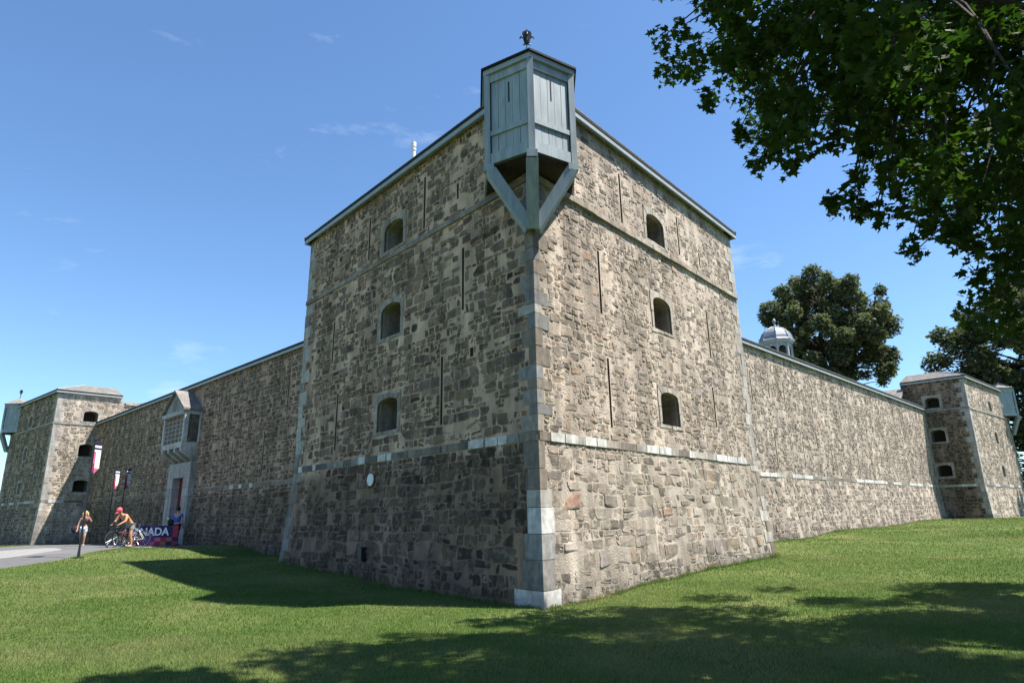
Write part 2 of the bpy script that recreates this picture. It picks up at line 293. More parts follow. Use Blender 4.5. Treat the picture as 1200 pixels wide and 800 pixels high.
def rubble_cells(u0, u1, z0, z1, hmin, hmax, ex):
    """roughly coursed rubble: blocks, flat slivers and chips as polygons in (u, z), clear of the rectangles ex"""
    rows = [z0]
    while rows[-1] < z1-.08: rows.append(rows[-1]+random.choice((random.uniform(hmin, (hmin+hmax)/2), random.uniform(hmin, hmax))))
    rows[-1] = z1; sd = random.uniform(0, 90); nr = len(rows)
    def course(k, u):
        if k == 0 or k == nr-1: return rows[k]
        h = min(rows[k]-rows[k-1], rows[k+1]-rows[k])
        return rows[k]+h*(.42*mnoise.noise(Vector((u*.75, k*3.7, sd)))+.30*mnoise.noise(Vector((u*2.6, k*5.1, sd+9))))
    quads = []
    for k in range(nr-1):
        h = rows[k+1]-rows[k]; u = u0-random.random()*.1
        while u < u1:
            w = max(.07, h*random.choice((.6, .8, 1., 1.2, 1.5, 1.9, 2.5))*random.uniform(.8, 1.2)); e = u+w; j = lambda: random.uniform(-.24, .24)*min(w, h)
            a, b, c, d = (u, course(k, u)), (e, course(k, e)), (e+j(), course(k+1, e)), (u+j(), course(k+1, u))
            r = random.random(); L_ = lambda p, q, t: (p[0]+(q[0]-p[0])*t, p[1]+(q[1]-p[1])*t)
            if r < .20 and h > .13:                      # two flat slivers
                t, t2 = random.uniform(.35, .65), random.uniform(.35, .65); quads += [[a, b, L_(b, c, t2), L_(a, d, t)], [L_(a, d, t), L_(b, c, t2), c, d]]
            elif r < .34 and w > .16:                    # block with two chips beside it
                t, t2 = random.uniform(.58, .75), random.uniform(.4, .6); p, q = L_(a, b, t), L_(d, c, t); x, y = L_(p, q, t2), L_(b, c, t2+random.uniform(-.1, .1)); quads += [[a, p, q, d], [p, b, y, x], [x, y, c, q]]
            elif r < .96: quads.append([a, b, c, d])
            u = e
    cells = []
    for q in quads:
        p = []
        for i in range(4):
            a, b = q[i], q[(i+1) % 4]; p.append((a[0]+random.uniform(-.02, .02), a[1]+random.uniform(-.02, .02)))
            if abs(a[0]-b[0])+abs(a[1]-b[1]) > .16: p.append(((a[0]+b[0])/2+random.uniform(-.02, .02), (a[1]+b[1])/2+random.uniform(-.02, .02)))
        p = [(min(max(x, u0+.004), u1-.004), min(max(z, z0+.004), z1-.004)) for x, z in p]
        sx = sum(v[0] for v in p)/len(p); sz = sum(v[1] for v in p)/len(p)
        for r in ex:
            if r[0]-.9 < sx < r[1]+.9 and r[2]-.6 < sz < r[3]+.6:
                c = [(r[0]-sx, (1, 0, r[0], 0)), (sx-r[1], (-1, 0, r[1], 0)), (r[2]-sz, (0, 1, 0, r[2])), (sz-r[3], (0, -1, 0, r[3]))]
                d, b = max(c, key=lambda q_: q_[0])
                if d < -.02: p = []
                else: p = clip(p, b[2], b[3], b[0], b[1])
                if len(p) < 3: break
        if len(p) >= 3 and area(p) > .0028: cells.append(p)
    return cells
def stone_geo(poly, P, shrink, proud, full):
    cx = sum(p[0] for p in poly)/len(poly); cz = sum(p[1] for p in poly)/len(poly)
    shrink *= random.uniform(.6, 1.3)
    rad = sqrt(area(poly)/pi); k = max(.6, 1-shrink/rad)
    q = []; n = len(poly)
    for i in range(n):                            # one round of corner cutting
        a, b = poly[i], poly[(i+1) % n]
        if (a[0]-b[0])**2+(a[1]-b[1])**2 < .0004: q.append(((a[0]+b[0])/2, (a[1]+b[1])/2)); continue
        t = random.uniform(.08, .26); q.append((a[0]+(b[0]-a[0])*t, a[1]+(b[1]-a[1])*t)); t = random.uniform(.74, .92); q.append((a[0]+(b[0]-a[0])*t, a[1]+(b[1]-a[1])*t))
    if len(q) < 3: return None
    if not full and len(q) > 8: q = q[::2] if len(q) > 13 else [p for i, p in enumerate(q) if i % 3]
    q = [(cx+(x-cx)*k*random.uniform(.94, 1.04), cz+(z-cz)*k*random.uniform(.94, 1.04)) for x, z in q]; n = len(q)
    tx, t_z = random.uniform(-.07, .07), random.uniform(-.07, .07)
    def ring(s, h, j): return [P(cx+(x-cx)*s, cz+(z-cz)*s, h+((x-cx)*tx+(z-cz)*t_z)*(1 if h > 0 else 0)+random.uniform(-j, j)) for x, z in q]
    rings = [ring(1, -.03, 0), ring(.96, proud*.55, .002), ring(.72, proud, .005)] if full else [ring(1, -.03, 0), ring(.82, proud, .004)]
    vs = [p for r in rings for p in r]; fs = []
    for r in range(len(rings)-1):
        for i in range(n): fs.append((r*n+i, r*n+(i+1) % n, (r+1)*n+(i+1) % n, (r+1)*n+i))
    fs.append(tuple((len(rings)-1)*n+i for i in range(n)))
    return vs, fs, rad, (cx, cz), n
def make_wall(w, parent, name, z0, z1, holes, ex, sizes, nkeep, tint=(1, 1, 1), bright=1, full=True, u0=0, u1=None, keep=lambda u, z: True, density=1., lowtint=(1, 1, 1), pal=STONES, edge=.55, pr=(.004, .022), sh=(.003, .013)):
    """mortar sheet with real openings + proud rubble stones; returns the sheet"""
    P = w.fast(); u1 = w.L if u1 is None else u1
    us = sorted(set([round(u0+(u1-u0)*i/max(1, int((u1-u0)/.45)), 4) for i in range(int((u1-u0)/.45)+1)]+[u0, u1]+[round(v, 4) for h in holes for v in h[:2]]))
    zs = sorted(set([round(z0+(z1-z0)*i/max(1, int((z1-z0)/.45)), 4) for i in range(int((z1-z0)/.45)+1)]+[z0, z1, HB]+[round(v, 4) for h in holes for v in h[2:]]))
    mb = MB(); vid = {}
    def V(i, j):
        if (i, j) not in vid:
            u, z = us[i], zs[j]; edge = u < u0+.05 or u > u1-.05 or any(h[0]-.03 < u < h[1]+.03 and h[2]-.03 < z < h[3]+.03 for h in holes)
            hgt = 0 if edge else .012*mnoise.noise(Vector((u*1.1, z*1.1, w.L)))
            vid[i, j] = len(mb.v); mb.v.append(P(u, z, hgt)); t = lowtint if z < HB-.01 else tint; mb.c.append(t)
        return vid[i, j]
    for i in range(len(us)-1):
        for j in range(len(zs)-1):
            cu, cz = (us[i]+us[i+1])/2, (zs[j]+zs[j+1])/2
            if us[i+1]-us[i] < 1e-4 or any(h[0] < cu < h[1] and h[2] < cz < h[3] for h in holes): continue
            f = (V(i, j), V(i+1, j), V(i+1, j+1), V(i, j+1)); mb.f.append(f if not w.flip else f[::-1]); mb.mi.append(0)
    sheet = mb.build(name, 'mortar', parent, smooth=True)
    sts = []
    for (za, zb, hm, hx, lt) in ((z0, HB, sizes[0], sizes[1], lowtint), (HB, z1, sizes[2], sizes[3], tint)):
        if zb <= za: continue
        for poly in rubble_cells(u0, u1, za, zb, hm, hx, ex):
            if random.random() > density: continue
            big = area(poly) > .035
            g = stone_geo(poly, P, random.uniform(*sh)*(1.0 if za < HB else 1.25), random.uniform(*pr)*(1 if random.random() < .8 else -.2), full)
            if not g or not keep(*g[3]): continue
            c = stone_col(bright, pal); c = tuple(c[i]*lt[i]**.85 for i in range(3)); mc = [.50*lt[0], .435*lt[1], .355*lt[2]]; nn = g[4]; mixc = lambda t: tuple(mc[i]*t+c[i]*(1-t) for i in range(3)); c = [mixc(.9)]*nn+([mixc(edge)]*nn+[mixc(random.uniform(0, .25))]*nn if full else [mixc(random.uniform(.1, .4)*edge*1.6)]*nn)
            p = Vector(P(*g[3])); d = p-CAM; size = g[2]**2/d.length_squared*max(.02, -d.normalized().dot(w.n))
            q = to_px(p)
            if q is None or not (0 < q[0] < 1200 and 0 < q[1] < 800): size = 0
            sts.append((size, g, c))
    return sheet, sts
def place_stones(bundle, parent, nkeep, smooth=True):
    """bundle: [(sheet, stones, wall)]; the nkeep largest in view become objects under their sheet, the rest one part"""
    al = sorted([(s[0], bi, si) for bi, b in enumerate(bundle) for si, s in enumerate(b[1])], reverse=True)
    top = set((b, s) for _, b, s in al[:nkeep]); rest = MB()
    for bi, (sheet, sts, w) in enumerate(bundle):
        for si, (_, g, c) in enumerate(sts):
            fs = [f[::-1] for f in g[1]] if w.flip else g[1]
            if (bi, si) in top: m = MB(); m.add(g[0], fs, c); m.build('stone', 'stone', sheet)
            else: rest.add(g[0], fs, c)
    if rest.v: rest.build('rubble_masonry', 'stone', parent, kind='stuff')
# ---- dressed pieces on a wall
WHITE, PALE, GREY, BLUEG, BROWN = (.66, .65, .62), (.44, .41, .37), (.29, .27, .25), (.25, .245, .24), (.24, .205, .17)
def vary(c, a=.10):
    f = random.uniform(1-a, 1+a); return tuple(x*f for x in c)
def block(w, parent, name, u0, u1, z0, z1, h, col, back=-.06, matn='ashlar', z_o=None):
    m = MB(); pts = []
    j = lambda: random.uniform(-.004, .004)
    for z in (z0, z1):
        pts += [w.P(u0, z, back), w.P(u1, z, back), w.P(u1+j(), z, h+j()), w.P(u0+j(), z, h+j())]
    m.hexa(pts, vary(col)); return m.build(name, matn, parent, fixn=True)
def loophole(w, parent, u0, u1, z0, z1, holes, ex, depth=.45):
    holes.append((u0, u1, z0, z1)); ex.append((u0-.03, u1+.03, z0-.03, z1+.03))
    m = MB(); F = [w.P(u0, z0), w.P(u1, z0), w.P(u1, z1), w.P(u0, z1)]; B = [p-w.n*depth for p in F]
    m.add(F+B, [(0, 1, 5, 4), (1, 2, 6, 5), (2, 3, 7, 6), (3, 0, 4, 7), (4, 5, 6, 7)], (.30, .28, .26))  # dark jambs and back: the slit's shade put into its colour
    o = m.build('loophole', ['mortar', 'void'], parent); o.data.polygons[4].material_index = 1
def window(w, parent, uc, wd_, z0, zs_, zt, holes, ex, col=PALE, sur=.16):
    """opening wd_ wide from sill z0 to springing zs_ and crown zt with an ashlar surround, deep reveal and a dark panel for the unlit inside"""
    ou0, ou1, oz0, oz1 = uc-wd_/2-sur, uc+wd_/2+sur, z0-.11, zt+.15
    holes.append((ou0, ou1, oz0, oz1)); ex.append((ou0-.01, ou1+.01, oz0-.01, oz1+.01))
    cu, cz = uc, (z0+zs_)/2
    def inside(u, z, k=1):
        x = abs(u-uc)
        if z < z0 or x > wd_/2: return False
        return z <= zs_+(zt-zs_)*sqrt(max(0, 1-(x/(wd_/2))**2))
    ang = sorted([2*pi*i/36 for i in range(36)]+[math.atan2(z-cz, u-cu) % (2*pi) for u in (ou0, ou1) for z in (oz0, oz1)]+[math.atan2(z0-cz, u-cu) % (2*pi) for u in (uc-wd_/2, uc+wd_/2)])
    inn, out = [], []
    for a in ang:
        c, s = cos(a), sin(a); lo, hi = 0, 3
        for _ in range(30):
            md = (lo+hi)/2
            if inside(cu+c*md, cz+s*md): lo = md
            else: hi = md
        inn.append((cu+c*lo, cz+s*lo)); t = min(((ou1-cu)/c if c > 1e-9 else 9), ((ou0-cu)/c if c < -1e-9 else 9), ((oz1-cz)/s if s > 1e-9 else 9), ((oz0-cz)/s if s < -1e-9 else 9)); out.append((cu+c*t, cz+s*t))
    n = len(ang); win = MB(); s_ = MB()
    r0 = [w.P(u, z, .012) for u, z in inn]; D = .85
    r1 = [w.P(cu+(u-cu)*.92, cz+(z-cz)*.94, -D) for u, z in inn]
    vs = [w.P(u, z, -.03) for u, z in out]+[w.P(u, z, .012) for u, z in out]+r0+[w.P(u, z, -.10) for u, z in inn]
    fs = [(a*n+i, a*n+(i+1) % n, (a+1)*n+(i+1) % n, (a+1)*n+i) for a in range(3) for i in range(n)]
    r0b = [w.P(u, z, -.10) for u, z in inn]
    win.add(r0b+r1, [(i, (i+1) % n, n+(i+1) % n, n+i) for i in range(n)], (.26, .235, .20))
    root = win.build('window', 'ashlar', parent)
    s_.add([w.P(u, z, -.03) for u, z in out]+[w.P(u, z, -.004) for u, z in out]+[w.P(u, z, -.004) for u, z in inn]+r0b, fs, (.8, .78, .76)); bed = s_.build('mortar_bed', 'mortar', root)
    nb = 11; st_ = [round(k_*n/nb) for k_ in range(nb+1)]
    for k_ in range(nb):                            # separate jointed stones round the opening
        a_, e_ = st_[k_], st_[k_+1]; hh_ = random.uniform(.006, .022); g_ = .012; m = MB(); loops = []
        ids = [i_ % n for i_ in range(a_, e_+1)]; o_pts, i_pts = [out[i_] for i_ in ids], [inn[i_] for i_ in ids]
        def inset(L_):
            L_ = list(L_); d0 = (L_[1][0]-L_[0][0], L_[1][1]-L_[0][1]); l0 = max(.02, sqrt(d0[0]**2+d0[1]**2)); d1 = (L_[-2][0]-L_[-1][0], L_[-2][1]-L_[-1][1]); l1 = max(.02, sqrt(d1[0]**2+d1[1]**2))
            L_[0] = (L_[0][0]+d0[0]/l0*min(g_, l0*.4), L_[0][1]+d0[1]/l0*min(g_, l0*.4)); L_[-1] = (L_[-1][0]+d1[0]/l1*min(g_, l1*.4), L_[-1][1]+d1[1]/l1*min(g_, l1*.4)); return L_
        f_ = random.uniform(.55, 1.0); o_pts = [(i2[0]+(o2[0]-i2[0])*f_, i2[1]+(o2[1]-i2[1])*f_) for o2, i2 in zip(o_pts, i_pts)]
        o_pts, i_pts = inset(o_pts), inset(i_pts); L2 = len(ids); ring = o_pts+i_pts[::-1]
        m.add([w.P(u, z, -.05) for u, z in ring]+[w.P(u, z, hh_) for u, z in ring], [(q_, (q_+1) % (2*L2), 2*L2+(q_+1) % (2*L2), 2*L2+q_) for q_ in range(2*L2)]+[(2*L2+q_, 2*L2+q_+1, 2*L2+2*L2-2-q_, 2*L2+2*L2-1-q_) for q_ in range(L2-1)], vary(col, .16)); m.build('surround_stone', 'ashlar', root, fixn=True)
    b = MB(); b.add([p-w.n*.003 for p in r1], [tuple(range(n))], (1, 1, 1)); b.build('dark_back', 'darkwood', root)  # dark panel standing in for the unlit interior
    return root
def band(w, parent, name, z0, z1, h, whites, u0=0, u1=None, lens=(.35, .8), greys=(GREY, BROWN, BLUEG, PALE), wcol=WHITE):
    u1 = w.L if u1 is None else u1; u = u0
    cuts = sorted(whites)
    def fill(a, b):
        while b-a > .02:
            e = min(b, a+random.uniform(*lens)); e = b if b-e < .15 else e
            block(w, parent, name, a+.006, e-.006, z0+random.uniform(0, .012), z1-random.uniform(0, .012), h+random.uniform(-.012, .006), random.choice(greys)); a = e
    for a, b in cuts:
        if a > u1: break
        fill(u, a); block(w, parent, name, a+.006, b-.006, z0, z1, h+.006, wcol); u = b
    fill(u, u1)
def quoins(parent, wa, ea, wb, eb, rows, exa, exb):
    """ea / eb: 0 if the corner is at u=0 of that wall, 1 if at u=L"""
    for (z0, z1, la, lb, col) in rows:
        m = MB(); j = lambda: random.uniform(-.006, .006); pr = random.uniform(.008, .02)
        def pt(w, e, l, z, h): return w.P(l if e == 0 else w.L-l, z, h)
        z0_, z1_ = z0+.006, z1-.006; ring = []
        for z in (z0_, z1_):
            cpt = Vector((*corner(wa.ka if ea == 0 else wa.kb, off(z)+pr, wa.Ta if ea == 0 else wa.Tb), z)); jj = j()
            ring.append([pt(wa, ea, la+jj, z, -.12), pt(wa, ea, la+jj, z, pr), cpt, pt(wb, eb, lb+jj, z, pr), pt(wb, eb, lb+jj, z, -.12)])
        m.add(ring[0]+ring[1], [(0, 1, 6, 5), (1, 2, 7, 6), (2, 3, 8, 7), (3, 4, 9, 8), (4, 0, 5, 9), (4, 3, 2, 1, 0), (5, 6, 7, 8, 9)], vary(col))
        m.build('quoin', 'ashlar', parent, fixn=True)
        for w, e, l, ex in ((wa, ea, la, exa), (wb, eb, lb, exb)):
            ex.append((0, l+.012, z0, z1) if e == 0 else (w.L-l-.012, w.L, z0, z1))
def quoin_rows(z0, z1, cols, la=(.28, .5), lb=(.5, .28), h=(.28, .42)):
    r = []; z = z0; k = 0
    while z < z1-.05:
        e = min(z1, z+random.uniform(*h)); e = z1 if z1-e < .15 else e
        r.append((z, e, la[k % 2]*random.uniform(.85, 1.15), lb[k % 2]*random.uniform(.85, 1.15), random.choice(cols))); z = e; k += 1
    return r
def eaves(parent, pts, closed_idx, z, inner, rise, name='roof', top=True, dz=.17):
    """fascia boards round the listed edges, dark shingle edge and a hipped roof up to the inner ring"""
    pass
def fascia_run(parent, a, b, nrm, z, h=.17, t=.045, ext=0):
    m = MB(); a, b = Vector((a[0], a[1], z)), Vector((b[0], b[1], z)); d = (b-a).normalized()
    m.bar(a-d*ext+Vector((0, 0, -h/2)), b+d*ext+Vector((0, 0, -h/2)), t, h); return m.build('fascia_board', 'fascia', parent)
def hip_roof(parent, poly, z, inner, rise, edges):
    """poly: eave polygon (2D, ccw or cw), inner: matching inner polygon"""
    n = len(poly); m = MB(); t = .065
    vs = [(p[0], p[1], z) for p in poly]+[(p[0], p[1], z+t) for p in poly]
    m.add(vs, [tuple(range(n))]+[(i, (i+1) % n, n+(i+1) % n, n+i) for i in range(n)], (1, 1, 1))
    roof = m.build('roof', 'roofedge', parent, fixn=True)
    # courses of shingles as stepped slabs up the slope
    K = 9
    for i in range(n):
        if not edges[i]: continue
        s = MB(); a, b, c, d = Vector((*poly[i], z+t)), Vector((*poly[(i+1) % n], z+t)), Vector((*inner[(i+1) % n], z+rise)), Vector((*inner[i], z+rise))
        for k in range(K):
            f0, f1 = k/K, (k+1.15)/K; up = Vector((0, 0, .022))
            p = [a.lerp(d, f0)+up, b.lerp(c, f0)+up, b.lerp(c, min(1, f1))+up*.2, a.lerp(d, min(1, f1))+up*.2]
            s.add([q-up for q in p[:2]]+p, [(0, 1, 3, 2), (2, 3, 4, 5)])
        s.build('shingle_slope', 'shingle', roof)
        hp = MB(); hp.tube([a+Vector((0, 0, .02)), d+Vector((0, 0, .02))], .035, 6); hp.build('hip_cap', 'shingle', roof)
    cap = MB(); cap.add([(p[0], p[1], z+rise) for p in inner], [tuple(range(n))]); cap.build('roof_deck', 'shingle', roof)
    return roof
def shrink(poly, k, c=None):
    c = np.mean(poly, 0) if c is None else np.array(c); return [tuple(np.array(p)+(c-np.array(p))*k) for p in poly]
# ------------------------------------------------------------------ bastions
def eave_poly(T, o):
    ks = ['sal', 'shL', 'gL', 'gR', 'shR']; p = [corner(k, o, T) for k in ks]
    fl = (corner('gL', o, T)-corner('shL', o, T)); p[2] = corner('shL', o, T)+fl*(4.0/FLK)
    fr = (corner('gR', o, T)-corner('shR', o, T)); p[3] = corner('shR', o, T)+fr*(4.0/FLK)
    return p
def bastion_top(T, root, near):
    """gallery roof along the walls: hipped slopes rising inwards from the eaves, open over the court"""
    def line(o):
        p = eave_poly(T, o); return [p[2], p[1], p[0], p[4], p[3]]
    op = line(.14); c = (T(np.array((0., 7.)))); n = 5; ins = 2.3; rise = .92; t = .075
    def nrm(p, q):
        d = (q-p)/np.linalg.norm(q-p); m = np.array([d[1], -d[0]]); return (m if np.dot(m, c-p) > 0 else -m), d
    inner = []
    for i in range(n):
        if i == 0: m, d = nrm(op[0], op[1]); inner.append(op[0]+m*ins)
        elif i == n-1: m, d = nrm(op[3], op[4]); inner.append(op[4]+m*ins)
        else: m1, d1 = nrm(op[i-1], op[i]); m2, d2 = nrm(op[i], op[i+1]); inner.append(isect(op[i-1]+m1*ins, d1, op[i]+m2*ins, d2))
    m = MB(); v3 = lambda p, z: Vector((p[0], p[1], z))
    for i in range(4):
        a, b = op[i], op[i+1]; m1, _ = nrm(a, b); m.hexa([v3(a, HE), v3(b, HE), v3(b+m1*.4, HE), v3(a+m1*.4, HE), v3(a, HE+t), v3(b, HE+t), v3(b+m1*.4, HE+t), v3(a+m1*.4, HE+t)])
    roof = m.build('roof', 'roofedge', root, fixn=True); K = 9; up = Vector((0, 0, .022))
    for i in range(4):
        s = MB(); a, b, cc, d = v3(op[i], HE+t+.002), v3(op[i+1], HE+t+.002), v3(inner[i+1], HE+rise), v3(inner[i], HE+rise)
        for k in range(K):
            f0, f1 = k/K, min(1, (k+1.15)/K); p = [a.lerp(d, f0)+up, b.lerp(cc, f0)+up, b.lerp(cc, f1)+up*.2, a.lerp(d, f1)+up*.2]
            s.add([q-up for q in p[:2]]+p, [(0, 1, 3, 2), (2, 3, 4, 5)])
        m1, _ = nrm(op[i], op[i+1]); e = Vector((m1[0], m1[1], 0))*1.6+Vector((0, 0, -.62)); s.add([d, cc, cc+e, d+e], [(0, 1, 2, 3)])
        s.build('shingle_slope', 'shingle', roof)
    for i in (1, 2, 3):
        hp = MB(); hp.tube([v3(op[i], HE+t+.03), v3(inner[i], HE+rise+.02)], .04, 6); hp.build('hip_cap', 'fascia' if not near else 'shingle', roof)
    for i in (0, 4):
        g = MB(); j_ = 1 if i == 0 else 3; m1, _ = nrm(op[i], op[j_]); q = [v3(op[i], HE), v3(inner[i], HE+rise), v3(inner[i]+m1*1.6, HE+rise-.62), v3(inner[i]+m1*1.6, HE-.2)]; g.add(q, [(0, 1, 2, 3)]); g.build('roof_end', 'shingle', roof)
    fp = line(.105)
    for i in range(4): fascia_run(root, fp[i], fp[i+1], None, HE-.001, h=.12, ext=.02)
    sp = line(.09); s = MB()
    for i in range(4): m1, _ = nrm(sp[i], sp[i+1]); s.add([v3(sp[i], HE-.03), v3(sp[i+1], HE-.03), v3(sp[i+1]+m1*.6, HE-.03), v3(sp[i]+m1*.6, HE-.03)], [(0, 1, 2, 3)])
    s.build('soffit', 'paint', root)
    for k1, k2 in (('shL', 'gL'), ('shR', 'gR')):  # low coping on the stub of flank wall behind the eave
        a, b = corner(k1, -.25, T), corner(k2, -.25, T); m = MB(); d = (b-a)/np.linalg.norm(b-a)
        m.bar((*(a+d*4.02), HE-.50), (*(b+d*.06), HE-.50), .66, .15, col=PALE); m.build('coping', 'ashlar', root)
def simple_stones(b, root, nk): place_stones(b, root, nk)
ZW = ((3.56, 4.22, 4.38), (5.97, 6.66, 6.86), (8.40, 9.0, 9.19))
# --- near bastion
bn = tag(empty('stone_bastion', (0, 0, 0)), 'tall rubble stone corner bastion with big pale quoins, a shaded side and a sunlit side', 'bastion')
wl, wr = Wall('sal', 'shL', inside=(0, 8)), Wall('sal', 'shR', inside=(0, 8))
fl_, fr_ = Wall('shL', 'gL', inside=(0, 8)), Wall('shR', 'gR', inside=(0, 8))
hl, hr, xl, xr, dm1, dm2 = [], [], [], [], [], []
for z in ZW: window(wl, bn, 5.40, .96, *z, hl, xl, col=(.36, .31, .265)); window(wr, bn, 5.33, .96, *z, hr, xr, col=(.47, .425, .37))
for u, a, b in ((6.73, 8.47, 9.75), (3.94, 8.43, 9.86), (2.53, 8.69, 9.09), (2.31, 5.9, 7.38), (8.63, 5.86, 7.11), (3.08, 3.45, 4.99), (8.14, 3.32, 4.89)): loophole(wl, bn, u-.04, u+.04, a, b, hl, xl)
loophole(wl, bn, 1.93, 2.05, 4.78, 4.98, hl, xl)
for u, a, b in ((3.6, 8.4, 9.74), (6.73, 8.5, 9.67), (8.06, 8.48, 8.97), (2.4, 5.79, 7.29), (8.15, 5.74, 7.19), (2.55, 3.27, 4.80), (8.04, 3.75, 4.89)): loophole(wr, bn, u-.04, u+.04, a, b, hr, xr)
low = [(-.5, .27, .70, .46, WHITE), (.27, .76, .47, .30, GREY), (.76, 1.19, .42, .34, (.33, .325, .31)), (1.19, 1.64, .33, .36, WHITE), (1.64, 1.95, .34, .30, PALE), (1.95, 2.32, .30, .20, BROWN), (2.32, HB, .40, .16, BROWN)]
quoins(bn, wl, 0, wr, 0, low+quoin_rows(3.0, HS, (PALE, BLUEG, GREY, BROWN, BROWN, (.34, .30, .26)), (.42, .22), (.18, .42), h=(.18, .38))+quoin_rows(HS+.15, HE-.2, (GREY, BROWN)), xl, xr)
quoins(bn, wl, 1, fl_, 0, quoin_rows(-.5, HB, (BROWN, GREY))+quoin_rows(3.0, HS, (PALE, GREY, (.45, .43, .4)))+quoin_rows(HS+.15, HE-.2, (PALE, GREY)), xl, dm1)
quoins(bn, wr, 1, fr_, 0, quoin_rows(-.5, HB, (BROWN, PALE))+quoin_rows(3.0, HS, (PALE, (.45, .43, .40), PALE))+quoin_rows(HS+.15, HE-.2, (PALE, (.45, .43, .4))), xr, dm2)
for x in (xl, xr): x.append((0, 11, HB-.005, 3.005)); x.append((0, 11, HS-.005, HS+.15))
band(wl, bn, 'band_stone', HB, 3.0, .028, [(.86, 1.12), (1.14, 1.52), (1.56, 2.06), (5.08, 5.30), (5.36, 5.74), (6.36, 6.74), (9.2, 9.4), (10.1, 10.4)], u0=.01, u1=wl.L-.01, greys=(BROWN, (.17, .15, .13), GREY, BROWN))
band(wr, bn, 'band_stone', HB, 3.0, .028, [(.34, .78), (.80, 1.24), (1.48, 1.88), (1.9, 2.26), (3.95, 4.52), (4.54, 5.14), (6.1, 6.46), (7.76, 8.46), (8.48, 9.18), (9.2, 9.86)], u0=.01, u1=wr.L-.01, greys=(PALE, BROWN, (.36, .32, .27)))
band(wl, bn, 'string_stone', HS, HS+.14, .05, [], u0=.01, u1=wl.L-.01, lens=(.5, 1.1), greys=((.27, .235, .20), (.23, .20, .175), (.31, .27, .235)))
band(wr, bn, 'string_stone', HS, HS+.14, .078, [], u0=.01, u1=wr.L-.01, lens=(.4, 1.0), greys=((.40, .35, .295), (.45, .40, .335), (.35, .305, .255)))
SZ = (.13, .34, .10, .25)
shl = make_wall(wl, bn, 'left_wall_face', -.7, HE-.05, hl, xl, SZ, 0, lowtint=(.56, .445, .375), tint=(1.10, .90, .79), bright=1.0, edge=.4)  # shaded side's tone put into tints and palette, darker below the band
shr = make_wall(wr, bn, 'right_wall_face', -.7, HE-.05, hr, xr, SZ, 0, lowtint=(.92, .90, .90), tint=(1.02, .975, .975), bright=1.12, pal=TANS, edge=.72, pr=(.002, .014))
f1 = make_wall(fl_, bn, 'flank_wall', -.7, HE-.05, [], dm1, (.22, .42, .22, .42), 0, full=False, u1=4.0)
f2 = make_wall(fr_, bn, 'flank_wall', -.7, HE-.05, [], dm2, (.22, .42, .22, .42), 0, full=False, u1=4.0)
place_stones([(*shl, wl), (*shr, wr), (*f1, fl_), (*f2, fr_)], bn, 300)
bk = Wall('gL', 'gR', inside=(0, 5)); mk = MB(); mk.add([bk.P(0, -.5), bk.P(bk.L, -.5), bk.P(bk.L, HE-.05), bk.P(0, HE-.05)], [(0, 1, 2, 3)], (.9, .9, .9)); mk.build('gorge_wall', 'mortar', bn)
bastion_top(IDN, bn, True)
fx = MB(); c0 = wl.P(5.92, 2.41, .02); R_ = Matrix.Rotation(math.atan2(wl.n.y, wl.n.x), 3, 'Z') @ Matrix.Rotation(pi/2, 3, 'Y')
def disc(mb, c, prof, R, n=18):
    t = MB(); t.lathe(prof, n=n); mb.add([R @ Vector(v)+Vector(c) for v in t.v], t.f)
disc(fx, c0, [(.05, -.02), (.05, .03), (.15, .032), (.155, .045), (.15, .058), (.0, .06)], R_)
lamp = tag(fx.build('wall_plate', 'white', None, smooth=False), 'small round white plate fixed to the dark lower stonework of the shaded wall', 'wall plate')
dr = MB(); p_ = wl.P(5.92, .68, .07); ang = math.atan2(wl.d.y, wl.d.x); Rz = Matrix.Rotation(ang, 3, 'Z')
dr.box(p_, (.18, .16, .24), Rz); dr.box(p_+Vector((0, 0, .14)), (.22, .19, .035), Rz); dr.box(p_+Vector((0, 0, -.14)), (.12, .10, .05), Rz)
tag(dr.build('service_box', 'iron'), 'black service box low on the shaded stone wall', 'service box')
vp = MB(); vt = CAM+px_dir(485, 166)*(17.4/sqrt(px_dir(485, 166).x**2+px_dir(485, 166).y**2)); vb = vt-Vector((0, 0, 1.74)); vp.lathe([(.06, 0), (.06, 1.42), (.075, 1.44), (.075, 1.50), (.055, 1.51), (.055, 1.55), (.075, 1.56), (.075, 1.70), (.02, 1.74)], vb, 14)
tag(vp.build('vent_pipe', 'white'), 'thin white vent pipe rising behind the roof edge of the near bastion', 'vent pipe')
